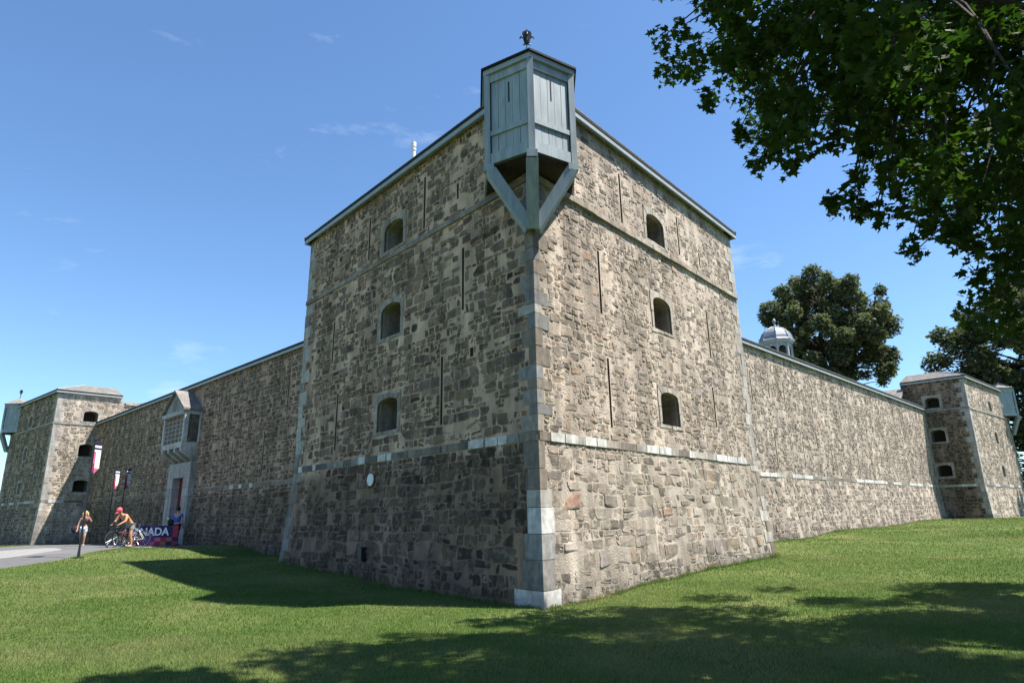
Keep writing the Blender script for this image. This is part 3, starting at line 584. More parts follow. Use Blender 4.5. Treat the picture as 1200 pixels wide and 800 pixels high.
# --- far bastions
def far_bastion(T, side, label, tf, ts, brf, brs, pf, ps):
    k = 'shL' if side < 0 else 'shR'; g = 'gL' if side < 0 else 'gR'; k2 = 'shR' if side < 0 else 'shL'
    ins = tuple(T(np.array((0., 8.)))); s0 = corner('sal', 0, T)
    root = tag(empty('stone_bastion', (0, 0, 0)), label, 'bastion')
    flk, fce, oth = Wall(k, g, T, inside=ins), Wall('sal', k, T, inside=ins), Wall('sal', k2, T, inside=ins)
    hf, hc, ho, xf, xc, xo = [], [], [], [], [], []
    for z in ZW: window(flk, root, 2.15, .9, z[0], z[1]-.02, z[2]-.03, hf, xf, col=PALE); window(fce, root, 5.0, .72, *z, hc, xc, col=PALE, sur=.12)
    for u, a, b in ((3.4, 8.5, 9.6), (2.4, 5.8, 7.2), (8.1, 5.8, 7.1), (2.6, 3.4, 4.8), (8.0, 3.5, 4.8)): loophole(fce, root, u-.035, u+.035, a, b, hc, xc)
    quoins(root, fce, 1, flk, 0, quoin_rows(-.6, HB, (PALE, GREY))+quoin_rows(3.0, HS, (PALE, (.47, .45, .42)))+quoin_rows(HS+.15, HE-.2, (PALE, (.45, .43, .4))), xc, xf)
    quoins(root, fce, 0, oth, 0, quoin_rows(-.6, HB, (PALE, GREY))+quoin_rows(3.0, HS, (PALE, GREY)), xc, xo)
    for x in (xf, xc, xo): x.append((0, 11, HB-.005, 3.005)); x.append((0, 11, HS-.005, HS+.15))
    for w in (flk, fce):
        band(w, root, 'band_stone', HB, 3.0, .028, [(.4, 1.3)] if w is flk else [(1.2, 1.9), (3.2, 4.4), (7., 8.2)], u0=.01, u1=min(w.L-.01, 10.6) if w is fce else 2.62, lens=(.6, 1.2))
        band(w, root, 'string_stone', HS, HS+.14, .055, [], u0=.01, u1=w.L-.01 if w is fce else 4.0, lens=(.9, 1.6), greys=(PALE, (.36, .335, .3)))
    z = (.17, .32, .15, .29)
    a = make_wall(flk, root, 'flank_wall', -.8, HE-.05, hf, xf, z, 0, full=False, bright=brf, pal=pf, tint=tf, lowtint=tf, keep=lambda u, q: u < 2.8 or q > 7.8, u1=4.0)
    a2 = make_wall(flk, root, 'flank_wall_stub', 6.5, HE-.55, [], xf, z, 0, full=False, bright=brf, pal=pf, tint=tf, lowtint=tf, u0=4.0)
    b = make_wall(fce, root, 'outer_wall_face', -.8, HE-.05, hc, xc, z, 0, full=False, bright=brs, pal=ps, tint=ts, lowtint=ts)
    c = make_wall(oth, root, 'hidden_wall_face', -.8, HE-.05, ho, xo, (.3, .5, .3, .5), 0, full=False)
    place_stones([(*a, flk), (*a2, flk), (*b, fce), (*c, oth)], root, 150)
    bastion_top(T, root, False); return root
TL, TR = mirror(eL), mirror(eR)
far_bastion(TL, -1, 'distant stone bastion with low hipped shingle roof beyond the gateway wall', (1, .97, .95), (.78, .70, .63), 1.0, .85, TANS, STONES)  # outer face darker than the flank: its shade put into the colour
far_bastion(TR, 1, 'distant stone bastion in front of dark trees at the far end of the sunlit wall', (.52, .45, .40), (.98, .95, .94), .72, 1.03, STONES, TANS)  # flank tinted dark, its shade put into the stone colour
# ------------------------------------------------------------------ curtain walls
def curtain(key, T, label, slits, whites, tint, low, bright, door=None, pal=STONES):
    w = Wall(key, key, IDN, T, inside=(0, 30)); root = tag(empty('curtain_wall', (0, 0, 0)), label, 'wall')
    h, x = [], []
    for u, a, b in slits: loophole(w, root, u-.04, u+.04, a, b, h, x)
    x.append((0, 40, HB-.005, 3.0))
    if door: h.append((door-1.55, door+1.55, -.8, 4.35)); x.append((door-1.55, door+1.55, -.8, 4.35)); x.append((door-1.5, door+1.5, 4.35, 8.0))
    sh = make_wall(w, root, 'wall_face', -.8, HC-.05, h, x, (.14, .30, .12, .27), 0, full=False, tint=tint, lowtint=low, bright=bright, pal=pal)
    place_stones([(*sh, w)], root, 300)
    segs = [(.01, w.L-.01)] if not door else [(.01, door-1.56), (door+1.56, w.L-.01)]
    for s0, s1 in segs: band(w, root, 'band_stone', HB, 2.985, .02, [q for q in whites if s0 <= q[0] and q[1] <= s1], u0=s0, u1=s1, lens=(.5, 1.3), greys=(BROWN, (.2, .18, .155), GREY) if door else (BROWN, PALE, (.3, .27, .23)))
    # lean-to roof of the wall walk
    a, b = w.P(0, HC, .13, o=0), w.P(w.L, HC, .13, o=0); i_ = -w.n
    m = MB(); t = Vector((0, 0, .08)); m.hexa([a, b, b+i_*.5, a+i_*.5, a+t, b+t, b+i_*.5+t, a+i_*.5+t]); roof = m.build('roof', 'roofedge', root, fixn=True)
    s = MB(); K = 12; rise = Vector((0, 0, 1.35)); up = Vector((0, 0, .022))
    for k in range(K):
        f0, f1 = k/K, min(1, (k+1.1)/K); p0, p1 = i_*(4.2*f0)+rise*f0+t, i_*(4.2*f1)+rise*f1+t
        s.add([a+p0, b+p0, a+p0+up, b+p0+up, b+p1+up*.1, a+p1+up*.1], [(0, 1, 3, 2), (2, 3, 4, 5)])
    s.build('shingle_slope', 'shingle', roof)
    s = MB(); r = i_*4.2+rise+t; s.add([a+r, b+r, b+r+i_*4-rise, a+r+i_*4-rise], [(0, 1, 2, 3)]); s.build('rear_slope', 'shingle', roof)
    fascia_run(root, (a-w.n*.04)[:2], (b-w.n*.04)[:2], None, HC-.001, h=.12)
    s = MB(); s.add([a-w.n*.05-t*.5, b-w.n*.05-t*.5, b-w.n*.7-t*.5, a-w.n*.7-t*.5], [(0, 1, 2, 3)]); s.build('soffit', 'paint', root)
    return w, root
sl_r = [(6.3, 5.9, 7.15), (8.0, 6.17, 6.67), (9.6, 5.69, 7.05), (12.8, 5.95, 6.95), (16.7, 6.0, 7.25), (20.3, 5.9, 7.1), (24.2, 5.9, 7.1), (28, 5.95, 7.1), (31.8, 5.95, 7.1), (8.0, 3.2, 4.8), (11.0, 3.35, 4.7), (14.5, 3.3, 4.6), (18.4, 3.25, 4.62), (21.6, 3.15, 4.5), (25, 3.25, 4.5), (28.5, 3.25, 4.5)]
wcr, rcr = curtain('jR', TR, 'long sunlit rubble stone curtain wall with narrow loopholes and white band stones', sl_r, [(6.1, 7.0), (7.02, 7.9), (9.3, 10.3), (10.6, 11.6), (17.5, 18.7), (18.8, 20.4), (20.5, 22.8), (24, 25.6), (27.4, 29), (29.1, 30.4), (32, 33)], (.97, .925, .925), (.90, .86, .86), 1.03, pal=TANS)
sl_l = [(6.2, 5.6, 7.25), (11.65, 5.97, 6.88), (13.2, 5.8, 6.92), (21.8, 5.9, 7.0), (25.2, 5.9, 7.0), (28.8, 5.9, 7.0), (8.05, 3.23, 5.09), (11.2, 3.38, 4.9), (21.5, 3.3, 4.7), (24.8, 3.3, 4.7), (28.2, 3.3, 4.7)]
DC = 16.9
wcl, rcl = curtain('jL', TL, 'long shaded stone curtain wall with the gateway door in its middle', sl_l, [(8.75, 9.05), (9.85, 10.1), (10.7, 11.05)], (.78, .645, .56), (.48, .39, .335), .84, door=DC)  # darker tints put this wall's shade into the colour
# gateway: ashlar surround, red door, and the box over it
def WP(u, z, h): return wcl.P(u, z, h, o=0)
DW, DT, PF = .72, 3.6, .26
jam = (.40, .385, .365); z = -.4; k = 0
while z < 4.33:
    e = min(4.34, z+random.uniform(.42, .6)); e = 4.34 if 4.34-e < .25 else e
    for s in (-1, 1):
        inner = DW if z < DT-.01 else .02
        m = MB(); p = []
        for zz in (z+.006, e-.006 if z >= DT or e < DT else DT):
            q = [(inner, -.75), (1.54, -.75), (1.54, PF), (inner, PF)]; p += [WP(DC+s*a, zz, b) for a, b in q]
        m.hexa(p, vary(jam)); m.build('door_surround_block', 'ashlar', rcl, fixn=True)
    if z < DT < e: e = DT
    z = e
dm = MB(); dm.hexa([WP(DC-DW, 0, -.16), WP(DC+DW, 0, -.16), WP(DC+DW, 0, -.10), WP(DC-DW, 0, -.10), WP(DC-DW, DT, -.16), WP(DC+DW, DT, -.16), WP(DC+DW, DT, -.10), WP(DC-DW, DT, -.10)])
door = dm.build('door', 'reddoor', rcl, fixn=True); door['label'] = 'tall dark red wooden gateway door'
for i in range(5):
    m = MB(); a = DC-DW+.03+i*.28; m.hexa([WP(a, .1, -.12), WP(a+.26, .1, -.12), WP(a+.26, .1, -.08), WP(a, .1, -.08), WP(a, DT-.03, -.12), WP(a+.26, DT-.03, -.12), WP(a+.26, DT-.03, -.08), WP(a, DT-.03, -.08)]); m.build('plank', 'reddoor', door, fixn=True)
st = MB(); st.hexa([WP(DC-1.2, -.4, 0), WP(DC+1.2, -.4, 0), WP(DC+1.2, -.4, .8), WP(DC-1.2, -.4, .8), WP(DC-1.2, .46, 0), WP(DC+1.2, .46, 0), WP(DC+1.2, .46, .8), WP(DC-1.2, .46, .8)], PALE); st.build('door_step', 'ashlar', rcl, fixn=True)
br = tag(empty('gate_box', WP(DC, 4.35, 0)), 'projecting gabled box with lattice front and corbels above the gateway door', 'machicolation')
def BW(u, z, h): return WP(DC+u, z, h)-br.location
def bblock(u0, u1, z0, z1, h0, h1, nm, mt, par=br, col=(1, 1, 1)):
    m = MB(); m.hexa([BW(u0, z0, h0), BW(u1, z0, h0), BW(u1, z0, h1), BW(u0, z0, h1), BW(u0, z1, h0), BW(u1, z1, h0), BW(u1, z1, h1), BW(u0, z1, h1)], col); o = m.build(nm, mt, par, fixn=True)
    return o
HW, PR = 1.42, .76; ac = (.56, .55, .53)
bblock(-HW, HW, 5.02, 5.30, -.1, PR, 'bottom_rail', 'ashlar', col=ac)
bblock(-HW-.1, HW+.1, 6.66, 6.86, -.1, PR+.12, 'cornice', 'ashlar', col=(.48, .48, .475))
for s in (-1, 1):
    bblock(s*HW-.09, s*HW+.09, 5.302, 6.658, PR-.2, PR+.002, 'corner_post', 'ashlar', col=ac)
    bblock(s*(HW-.02)-.04, s*(HW-.02)+.04, 5.302, 6.658, -.1, PR-.202, 'side_panel', 'stone', col=(.13, .115, .10))
    bblock(s*HW-.085, s*HW+.085, 5.302, 6.658, -.1, .04, 'wall_post', 'ashlar', col=ac)
bp = bblock(-HW+.09, HW-.09, 5.302, 6.658, PR-.16, PR-.10, 'lattice_panel', 'stone', col=(.22, .175, .14))
for i in range(1, 5): u = -HW+.09+(2*HW-.18)*i/5; bblock(u-.022, u+.022, 5.31, 6.65, PR-.099, PR-.05, 'lattice_bar', 'ashlar', bp, (.46, .44, .42))
for i in range(1, 6): z = 5.30+1.36*i/6; bblock(-HW+.1, HW-.1, z-.02, z+.02, PR-.097, PR-.055, 'lattice_bar', 'ashlar', bp, (.46, .44, .42))
for u in (-1.29, -.43, .43, 1.29):
    m = MB(); w_ = .13; p = []
    for s in (-1, 1): p += [BW(u+s*w_, 5.015, -.1), BW(u+s*w_, 5.015, PR-.02), BW(u+s*w_, 4.86, PR-.02), BW(u+s*w_, 4.40, .10), BW(u+s*w_, 4.40, -.1)]
    m.add(p, [(0, 1, 2, 3, 4), (9, 8, 7, 6, 5)]+[(i, (i+1) % 5, 5+(i+1) % 5, 5+i) for i in range(5)], ac); m.build('corbel', 'ashlar', br, fixn=True)
fb = MB(); fb.add([BW(-HW, 5.012, -.1), BW(HW, 5.012, -.1), BW(HW, 5.012, PR-.1), BW(-HW, 5.012, PR-.1)], [(0, 1, 2, 3)]); fb.build('floor', 'void', br)
m = MB(); A = 7.95; m.add([BW(-HW-.02, 6.861, PR+.02), BW(HW+.02, 6.861, PR+.02), BW(0, A-.1, PR+.02), BW(-HW-.02, 6.861, PR-.12), BW(HW+.02, 6.861, PR-.12), BW(0, A-.1, PR-.12)], [(0, 1, 2), (5, 4, 3), (0, 1, 4, 3), (1, 2, 5, 4), (2, 0, 3, 5)], (.33, .33, .33)); m.build('pediment', 'ashlar', br, fixn=True)
m = MB(); n_ = 16; prof = [(.30*cos(2*pi*i/n_), 7.26+.32*sin(2*pi*i/n_)) for i in range(n_)]
m.add([BW(u, z, PR+.021) for u, z in prof]+[BW(u*.8, 7.26+(z-7.26)*.8, PR+.06) for u, z in prof]+[BW(u*.6, 7.26+(z-7.26)*.6, PR+.03) for u, z in prof], [(i, (i+1) % n_, n_+(i+1) % n_, n_+i) for i in range(n_)]+[(n_+i, n_+(i+1) % n_, 2*n_+(i+1) % n_, 2*n_+i) for i in range(n_)]+[tuple(range(2*n_, 3*n_))], (.30, .28, .22)); m.build('round_boss', 'ashlar', br, fixn=True)
for s in (-1, 1):
    m = MB(); e = [BW(s*(HW+.18), 6.862, PR+.14), BW(s*(HW+.18), 6.862, -.1), BW(0, A, -.1), BW(0, A, PR+.14)]; t = Vector((0, 0, .10))
    m.hexa(e+[q+t for q in e], (1, 1, 1)); m.build('roof_slope', 'shingle', br, fixn=True)
# ------------------------------------------------------------------ sentry boxes
def sentry_box(loc, rz, label, grp=None):
    r = tag(empty('sentry_box', loc, rz), label, 'sentry box')
    F, Lp, Rp, BL, BR = [Vector((*p, 0)) for p in ((0, -.66), (-.90, -.09), (.90, -.09), (-.99, 1.25), (.99, 1.25))]
    Z0, Z1 = 8.36, 10.44
    def V(p, z): return Vector((p.x, p.y, z))
    core = MB(); k = .93; core.prism([(p*k)[:2] for p in (F, Rp, BR, BL, Lp)], Z0+.02, Z1-.02); core.build('core', 'void', r, fixn=True)
    for (a, b) in ((Lp, F), (F, Rp), (BL, Lp), (Rp, BR)):
        d = (b-a).normalized(); nn = Vector((d.y, -d.x, 0)); Ln = (b-a).length; front = a is F or b is F
        def slab(u0, u1, z0, z1, h0, h1, nm, par=r):
            m = MB(); p = [V(a+d*u0+nn*h0, z0), V(a+d*u1+nn*h0, z0), V(a+d*u1+nn*h1, z0), V(a+d*u0+nn*h1, z0)]; m.hexa(p+[q+Vector((0, 0, z1-z0)) for q in p]); return m.build(nm, 'paint', par, fixn=True)
        slab(.0, Ln, Z0, 8.60, -.06, .004, 'bottom_rail'); slab(.0, Ln, 10.26, Z1, -.06, .003, 'top_rail'); slab(.08, Ln-.08, 9.0, 9.11, -.05, .002, 'mid_rail')
        nP = 5 if front else 6; w = (Ln-.2)/nP
        for i in range(nP):
            u0, u1 = .1+i*w+.004, .1+(i+1)*w-.004; dp = random.uniform(-.004, .002)
            if front and i == 2:
                c = (u0+u1)/2; m = MB()
                for (p0, p1, q0, q1) in ((u0, u1, Z0+.1, 9.66), (u0, u1, 10.14, Z1-.1), (u0, c-.02, 9.66, 10.14), (c+.02, u1, 9.66, 10.14)):
                    p = [V(a+d*x+nn*hh, q0) for x, hh in ((p0, -.07+dp), (p1, -.07+dp), (p1, -.035+dp), (p0, -.035+dp))]; m.hexa(p+[q+Vector((0, 0, q1-q0)) for q in p])
                m.build('plank', 'paint', r, fixn=True)
            else: slab(u0, u1, Z0+.1, Z1-.1, -.07+dp, -.035+dp, 'plank')
    for p, w in ((F, .13), (Lp, .12), (Rp, .12)):
        m = MB(); m.bar(V(p*.97, Z0-.004), V(p*.97, Z1+.004), w, w, up=(1, .001, 0) if p is F else (p.x*.2, -1, 0)); m.build('corner_post', 'paint', r)
    m = MB(); ev = [(p*1.0+(p-Vector((0, .4, 0))).normalized()*.07) for p in (F, Rp, BR, BL, Lp)]; m.prism([p[:2] for p in ev], 10.442, 10.56); m.build('eave_fascia', 'fascia', r, fixn=True)
    ev = [(p+(p-Vector((0, .4, 0))).normalized()*.12) for p in (F, Rp, BR, BL, Lp)]
    m = MB(); ap = (0, .25, 11.22); m.add([V(p, 10.562) for p in ev]+[V(p, 10.61) for p in ev]+[ap], [tuple(range(4, -1, -1))]+[(i, (i+1) % 5, 5+(i+1) % 5, 5+i) for i in range(5)]+[(5+i, 5+(i+1) % 5, 10) for i in range(5)]); rf = m.build('roof', ['roofedge', 'shingle'], r, fixn=True)
    for pl in rf.data.polygons: pl.material_index = 1 if len(pl.vertices) == 3 else 0
    for p in (F, Lp, Rp):
        q = p*.93; ap_ = Vector((p.x*.06, -.04+p.y*.03, 6.98))
        m = MB(); m.bar(V(q, Z0-.16), V(q, Z0-.006), .21, .21, up=(1, .001, 0) if p is F else (p.x*.2, -1, 0)); m.build('bracket_cap', 'paint', r)
        m = MB(); m.bar(V(q*.98, Z0-.14), ap_, .235, .22, up=(0, 0, 1)); m.build('bracket', 'paint', r)
    m = MB(); m.prism([(p*.96)[:2] for p in (F, Rp, BR, BL, Lp)], Z0-.04, Z0-.012); m.build('floor', 'darkwood', r, fixn=True)
    # iron fleur-de-lis on a short post
    f = MB(); c = Vector((0, .25, 0)); y0 = 11.24
    f.lathe([(.055, y0), (.03, y0+.05), (.018, y0+.09), (.018, y0+.30)], c, 8)
    pet = [(0, y0+.26), (.035, y0+.34), (.045, y0+.42), (.105, y0+.54), (.095, y0+.61), (.0, y0+.66), (-.095, y0+.61), (-.105, y0+.54), (-.045, y0+.42), (-.035, y0+.34)]
    for R3 in (Matrix.Identity(3), Matrix.Rotation(pi/2, 3, 'Z')):
        n2 = len(pet); f.add([R3 @ Vector((x, -.014, z))+c for x, z in pet]+[R3 @ Vector((x, .014, z))+c for x, z in pet], [tuple(range(n2)), tuple(range(2*n2-1, n2-1, -1))]+[(i, (i+1) % n2, n2+(i+1) % n2, n2+i) for i in range(n2)])
        for s in (-1, 1):
            f.tube([R3 @ Vector((s*x, 0, z))+c for x, z in ((.02, y0+.29), (.05, y0+.36), (.065, y0+.44), (.10, y0+.49), (.145, y0+.475), (.155, y0+.43))], [.018, .02, .021, .022, .02, .01], 6)
            f.tube([R3 @ Vector((s*x, 0, z))+c for x, z in ((.015, y0+.32), (.05, y0+.29), (.085, y0+.27))], [.016, .016, .014], 6)
    f.tube([c+Vector((-.06, 0, y0+.335)), c+Vector((.06, 0, y0+.335))], .02, 6)
    f.build('fleur_de_lis_finial', 'iron', r, fixn=True)
    return r
sentry_box((0, 0, 0), 0, 'blue-grey wooden sentry box on brackets at the corner of the near bastion, fleur-de-lis on top')
sl_, sr_ = corner('sal', 0, TL), corner('sal', 0, TR)
sentry_box((sl_[0], sl_[1], 0), -pi/2, 'small blue-grey sentry box on the distant bastion beyond the gateway')
sentry_box((sr_[0], sr_[1], 0), pi/2, 'small blue-grey sentry box on the distant bastion beside dark trees')
# ------------------------------------------------------------------ buildings inside the fort
def px_at(x, y, dist):                               # a point along a pixel's ray at a horizontal distance
    d = px_dir(x, y); return CAM+d*(dist/sqrt(d.x**2+d.y**2))
cp = px_at(913, 424, 47); cup = tag(empty('cupola', (cp.x, cp.y, cp.z-.3)), 'octagonal lantern with grey lead dome rising behind the sunlit wall', 'cupola')
O8 = pi/8; cup.scale = (1.04, 1.04, .92)
m = MB(); m.lathe([(.98, 0), (.98, .35), (1.02, .36), (1.02, .44), (.86, .45)], n=8, rot=O8); m.build('base', 'paint', cup)
for i in range(8):
    a = 2*pi*i/8+O8; m = MB(); m.bar((.86*cos(a), .86*sin(a), .44), (.86*cos(a), .86*sin(a), 1.62), .13, .13, up=(cos(a), sin(a), 0)); m.build('post', 'fascia', cup)
    a2 = 2*pi*(i+1)/8+O8; p, q = Vector((.86*cos(a), .86*sin(a), 0)), Vector((.86*cos(a2), .86*sin(a2), 0)); m = MB(); k = 8; lo, hi = [], []
    for j in range(k+1):
        t = .12+.76*j/k; b = p.lerp(q, t); lo.append(b+Vector((0, 0, 1.12+.28*sqrt(max(0, 1-(2*j/k-1)**2))))); hi.append(b+Vector((0, 0, 1.64)))
    m.add(lo+hi, [(j, j+1, k+2+j, k+1+j) for j in range(k)]); m.build('arch', 'paint', cup)
m = MB(); m.lathe([(.5, .46), (.5, 1.6)], n=8, rot=O8); m.build('louvre_core', 'void', cup)
m = MB(); m.lathe([(.88, 1.62), (1.0, 1.64), (1.0, 1.72), (1.12, 1.78), (1.12, 1.86)], n=8, rot=O8); m.build('cornice', 'paint', cup)
m = MB(); m.lathe([(1.14, 1.86), (1.02, 1.98), (.98, 2.2), (.86, 2.5), (.64, 2.76), (.34, 2.94), (.12, 3.04)], n=8, rot=O8); dome = m.build('dome', 'lead', cup)
for i in range(8):
    a = 2*pi*i/8+O8; m = MB(); m.tube([(r*cos(a), r*sin(a), z) for r, z in ((1.14, 1.87), (1.03, 1.99), (.99, 2.2), (.87, 2.51), (.65, 2.77), (.35, 2.95), (.1, 3.05))], .028, 5); m.build('rib', 'lead', dome)
m = MB(); m.lathe([(.14, 3.0), (.10, 3.12), (.06, 3.2), (.06, 3.36), (.12, 3.42), (.13, 3.5), (.08, 3.58), (.03, 3.68)], n=10); m.build('finial', 'lead', cup, smooth=True)
def house(name, label, c, d, Lh, wid, ze, zr):
    r = tag(empty(name, (c[0], c[1], 0)), label, 'building'); d = Vector((d[0], d[1], 0)).normalized(); n = Vector((-d.y, d.x, 0)); z = lambda v, h: v+Vector((0, 0, h))
    a, b = -d*Lh/2, d*Lh/2; m = MB(); q = [a-n*wid/2, b-n*wid/2, b+n*wid/2, a+n*wid/2]; m.hexa([z(p, 0) for p in q]+[z(p, ze) for p in q], (.8, .78, .75)); w_ = m.build('wall', 'mortar', r, fixn=True)
    for s in (-1, 1):
        m = MB(); e = wid/2+.3; p = [z(a-d*.3+n*s*e, ze-.15), z(b+d*.3+n*s*e, ze-.15), z(b+d*.3, zr), z(a-d*.3, zr)]; t = Vector((0, 0, .14)); m.hexa(p+[v+t for v in p]); m.build('roof_slope', 'shingle', r, fixn=True)
    for s in (a, b):
        m = MB(); m.add([z(s-n*wid/2, ze), z(s+n*wid/2, ze), z(s, zr)], [(0, 1, 2)], (.8, .78, .75)); m.build('gable', 'mortar', r)
    for i in range(int(Lh//4)):
        for s in (-1, 1):
            c_ = a+d*(2+4*i)+n*s*(wid/2+.01); m = MB(); m.box(z(c_, 2.6), (1.0, .06, 1.5), Matrix.Rotation(math.atan2(d.y, d.x), 3, 'Z')); m.build('window', 'darkwood', r)
    return r
house('barracks_building', 'stone building with shingled roof inside the fort carrying the lantern', (cp.x-.4, cp.y+.4), (Q, Q), 12, 7.0, 8.2, cp.z-.45)
hb = px_at(1050, 480, 58); house('storehouse_building', 'shingle-roofed building peeping between the sunlit wall and the far bastion', (hb.x-3.6, hb.y+.8), (Q, -Q), 8, 6, 7.6, px_at(1050, 464, 58).z)
# ------------------------------------------------------------------ path
low_e = [ray_ground(x, y) for x, y in ((-60, 681), (-25, 673), (0, 667), (30, 663), (60, 658), (92, 651), (112, 646), (135, 642.5), (150, 641.5))]
low_e.append(Vector((-12.6, 17.0, 0))); low_e.append(Vector((-13.6, 20.3, 0)))
far_e = [Vector(p) for p in ((-30, 4, 0), (-28, 8, 0), (-26.5, 13, 0), (-26, 17, 0), (-25.5, 20, 0), (-25.2, 23, 0), (-24.6, 25.5, 0), (-23, 26.6, 0), (-21, 25.2, 0), (-18.5, 22.9, 0), (-15.2, 20.9, 0))]
def strip(name, A, B, lift, matn, n=14):
    vs = []; fs = []; R = len(A)*4-3
    def at(L_, t):
        f = t*(len(L_)-1); i = min(int(f), len(L_)-2); return L_[i].lerp(L_[i+1], f-i)
    for i in range(R):
        a, b = at(A, i/(R-1)), at(B, i/(R-1))
        for j in range(n+1): p = a.lerp(b, j/n); vs.append((p.x, p.y, ground(p.x, p.y)+lift-(.05 if j in (0, n) else 0)))
    for i in range(R-1):
        for j in range(n): k = i*(n+1)+j; fs.append((k, k+1, k+n+2, k+n+1))
    me = bpy.data.meshes.new(name); me.from_pydata(vs, [], fs); me.materials.append(M[matn]); me.polygons.foreach_set('use_smooth', [True]*len(fs)); o = link_mesh(name, me); o['kind'] = 'structure'; return o
path_poly = [p.xy for p in low_e]+[p.xy for p in reversed(far_e)]
strip('path', low_e, far_e, .035, 'path')
mid_a = [a.lerp(b, .22) for a, b in zip(low_e[:9], far_e[:9])]; mid_b = [a.lerp(b, .60) for a, b in zip(low_e[:9], far_e[:9])]
strip('path_gravel', mid_a[:6], mid_b[:6], .052, 'kerbpath', 8)
def in_poly(x, y, poly):
    c = np.zeros(len(x), bool); n = len(poly); j = n-1
    for i in range(n):
        xi, yi, xj, yj = poly[i][0], poly[i][1], poly[j][0], poly[j][1]
        c ^= ((yi > y) != (yj > y)) & (x < (xj-xi)*(y-yi)/((yj-yi) if yj != yi else 1e-9)+xi); j = i
    return c
# ------------------------------------------------------------------ grass blades on the lawn in view
def fort_mask(x, y):
    o = .3; pol = [corner('sal', o), corner('shR', o), corner('jR', o), corner('jR', o, TR), corner('shR', o, TR), corner('sal', o, TR), (0, 80), corner('sal', o, TL), corner('shL', o, TL), corner('jL', o, TL), corner('jL', o), corner('shL', o)]
    return in_poly(x, y, pol)
bl = []
for r0, r1, dens, hgt, wid in ((6.2, 10, 2600, .038, .0065), (10, 15, 1300, .040, .009), (15, 22, 520, .042, .013), (22, 34, 200, .045, .021), (34, 56, 70, .05, .036)):
    ar = (r1*r1-r0*r0)*radians(41); n = int(ar*dens); r = np.sqrt(rng.uniform(r0*r0, r1*r1, n)); a = rng.uniform(-radians(41), radians(41), n)+YAW
    x, y = CAM.x+r*np.sin(a), CAM.y+r*np.cos(a); k = ~fort_mask(x, y) & ~in_poly(x, y, path_poly); x, y = x[k], y[k]
    bl.append((x, y, hgt*rng.uniform(.6, 1.35, len(x)), wid*rng.uniform(.7, 1.3, len(x))))
for w_, u_a, u_b, cnt in ((wl, 0, wl.L, 2600), (wr, 0, wr.L, 3000), (wcr, 0, wcr.L, 4200), (wcl, 0, 14, 1500)):   # untrimmed fringe along the wall foot
    uu = rng.uniform(u_a, u_b, cnt); hh_ = np.abs(rng.normal(.03, .05, cnt))+.02; P_f = [w_.P(u, .1, h) for u, h in zip(uu, hh_)]
    bl.append((np.array([p.x for p in P_f]), np.array([p.y for p in P_f]), rng.uniform(.05, .17, cnt)*(.4+.9*np.array([abs(mnoise.noise(Vector((u*1.7, w_.L, 0)))) for u in uu])*1.6), rng.uniform(.008, .016, cnt)))
x, y, hh, ww = [np.concatenate([b[i] for b in bl]) for i in range(4)]; z = tz(x, y)-.006; n = len(x)
a = rng.uniform(0, 2*pi, n); lean = rng.uniform(.1, .9, n)*hh; la = rng.uniform(0, 2*pi, n)
V = np.empty((n, 3, 3)); V[:, 0] = np.stack([x-np.cos(a)*ww/2, y-np.sin(a)*ww/2, z], -1); V[:, 1] = np.stack([x+np.cos(a)*ww/2, y+np.sin(a)*ww/2, z], -1); V[:, 2] = np.stack([x+np.cos(la)*lean, y+np.sin(la)*lean, z+hh], -1)
patch = np.array([mnoise.noise(Vector((px_*.35, py_*.35, 3.1)))+.5*mnoise.noise(Vector((px_*1.3, py_*1.3, 7.7))) for px_, py_ in zip(x, y)])
dry = np.clip(.28+patch*1.15+rng.normal(0, .16, n), 0, 1)[:, None]; c = (np.array([.086, .156, .027])*(1-dry)+np.array([.215, .215, .085])*dry)*rng.uniform(.75, 1.25, (n, 1))
tag(np_mesh('grass', V.reshape(-1, 3), np.arange(3*n).reshape(-1, 3), np.repeat(c, 3, 0), 'blade'), 'short mown green lawn grass in front of the fort', 'grass', kind='stuff')
# ------------------------------------------------------------------ trees
LEAF5 = np.array([(0, 0), (.20, .03), (.44, .10), (.26, .30), (.56, .56), (.20, .58), (0, 1.0), (-.20, .58), (-.56, .56), (-.26, .30), (-.44, .10), (-.20, .03)]); LC = np.array((0, .38))
def leaves_np(pos, size, base, droop, lobed=True, colvar=.25):
    n = len(pos)
    if lobed: T = np.vstack([LC[None], LEAF5]); tri = np.array([(0, i+1, (i+1) % 12+1) for i in range(12)])
    else: T = np.array([(0, 0), (.34, .5), (0, 1.), (-.34, .5)]); tri = np.array([(0, 1, 2), (0, 2, 3)])
    tx, ty = T[:, 0], T[:, 1]; tzz = -.35*tx*tx-.22*ty*ty+(.05 if lobed else .12)*np.abs(tx)
    az = rng.uniform(0, 2*pi, n); tilt = np.clip(rng.normal(droop, .45, n), -1.4, 1.5); rl = rng.normal(0, .5, n)
    d = np.stack([np.cos(az)*np.cos(tilt), np.sin(az)*np.cos(tilt), -np.sin(tilt)], -1); s = np.stack([-np.sin(az), np.cos(az), np.zeros(n)], -1)
    nn = np.cross(s, d); s2 = s*np.cos(rl)[:, None]+nn*np.sin(rl)[:, None]; n2 = np.cross(s2, d)
    V = pos[:, None]+size[:, None, None]*(s2[:, None]*tx[None, :, None]+d[:, None]*ty[None, :, None]+n2[:, None]*tzz[None, :, None])
    Tn = (np.arange(n)[:, None, None]*len(T)+tri[None]).reshape(-1, 3); f = rng.uniform(1-colvar, 1+colvar, (n, 1)); yl = rng.uniform(0, 1, (n, 1))**3
    c = np.array(base)*f+np.array((.03, .025, 0))*yl
    return V, Tn, c, len(T)
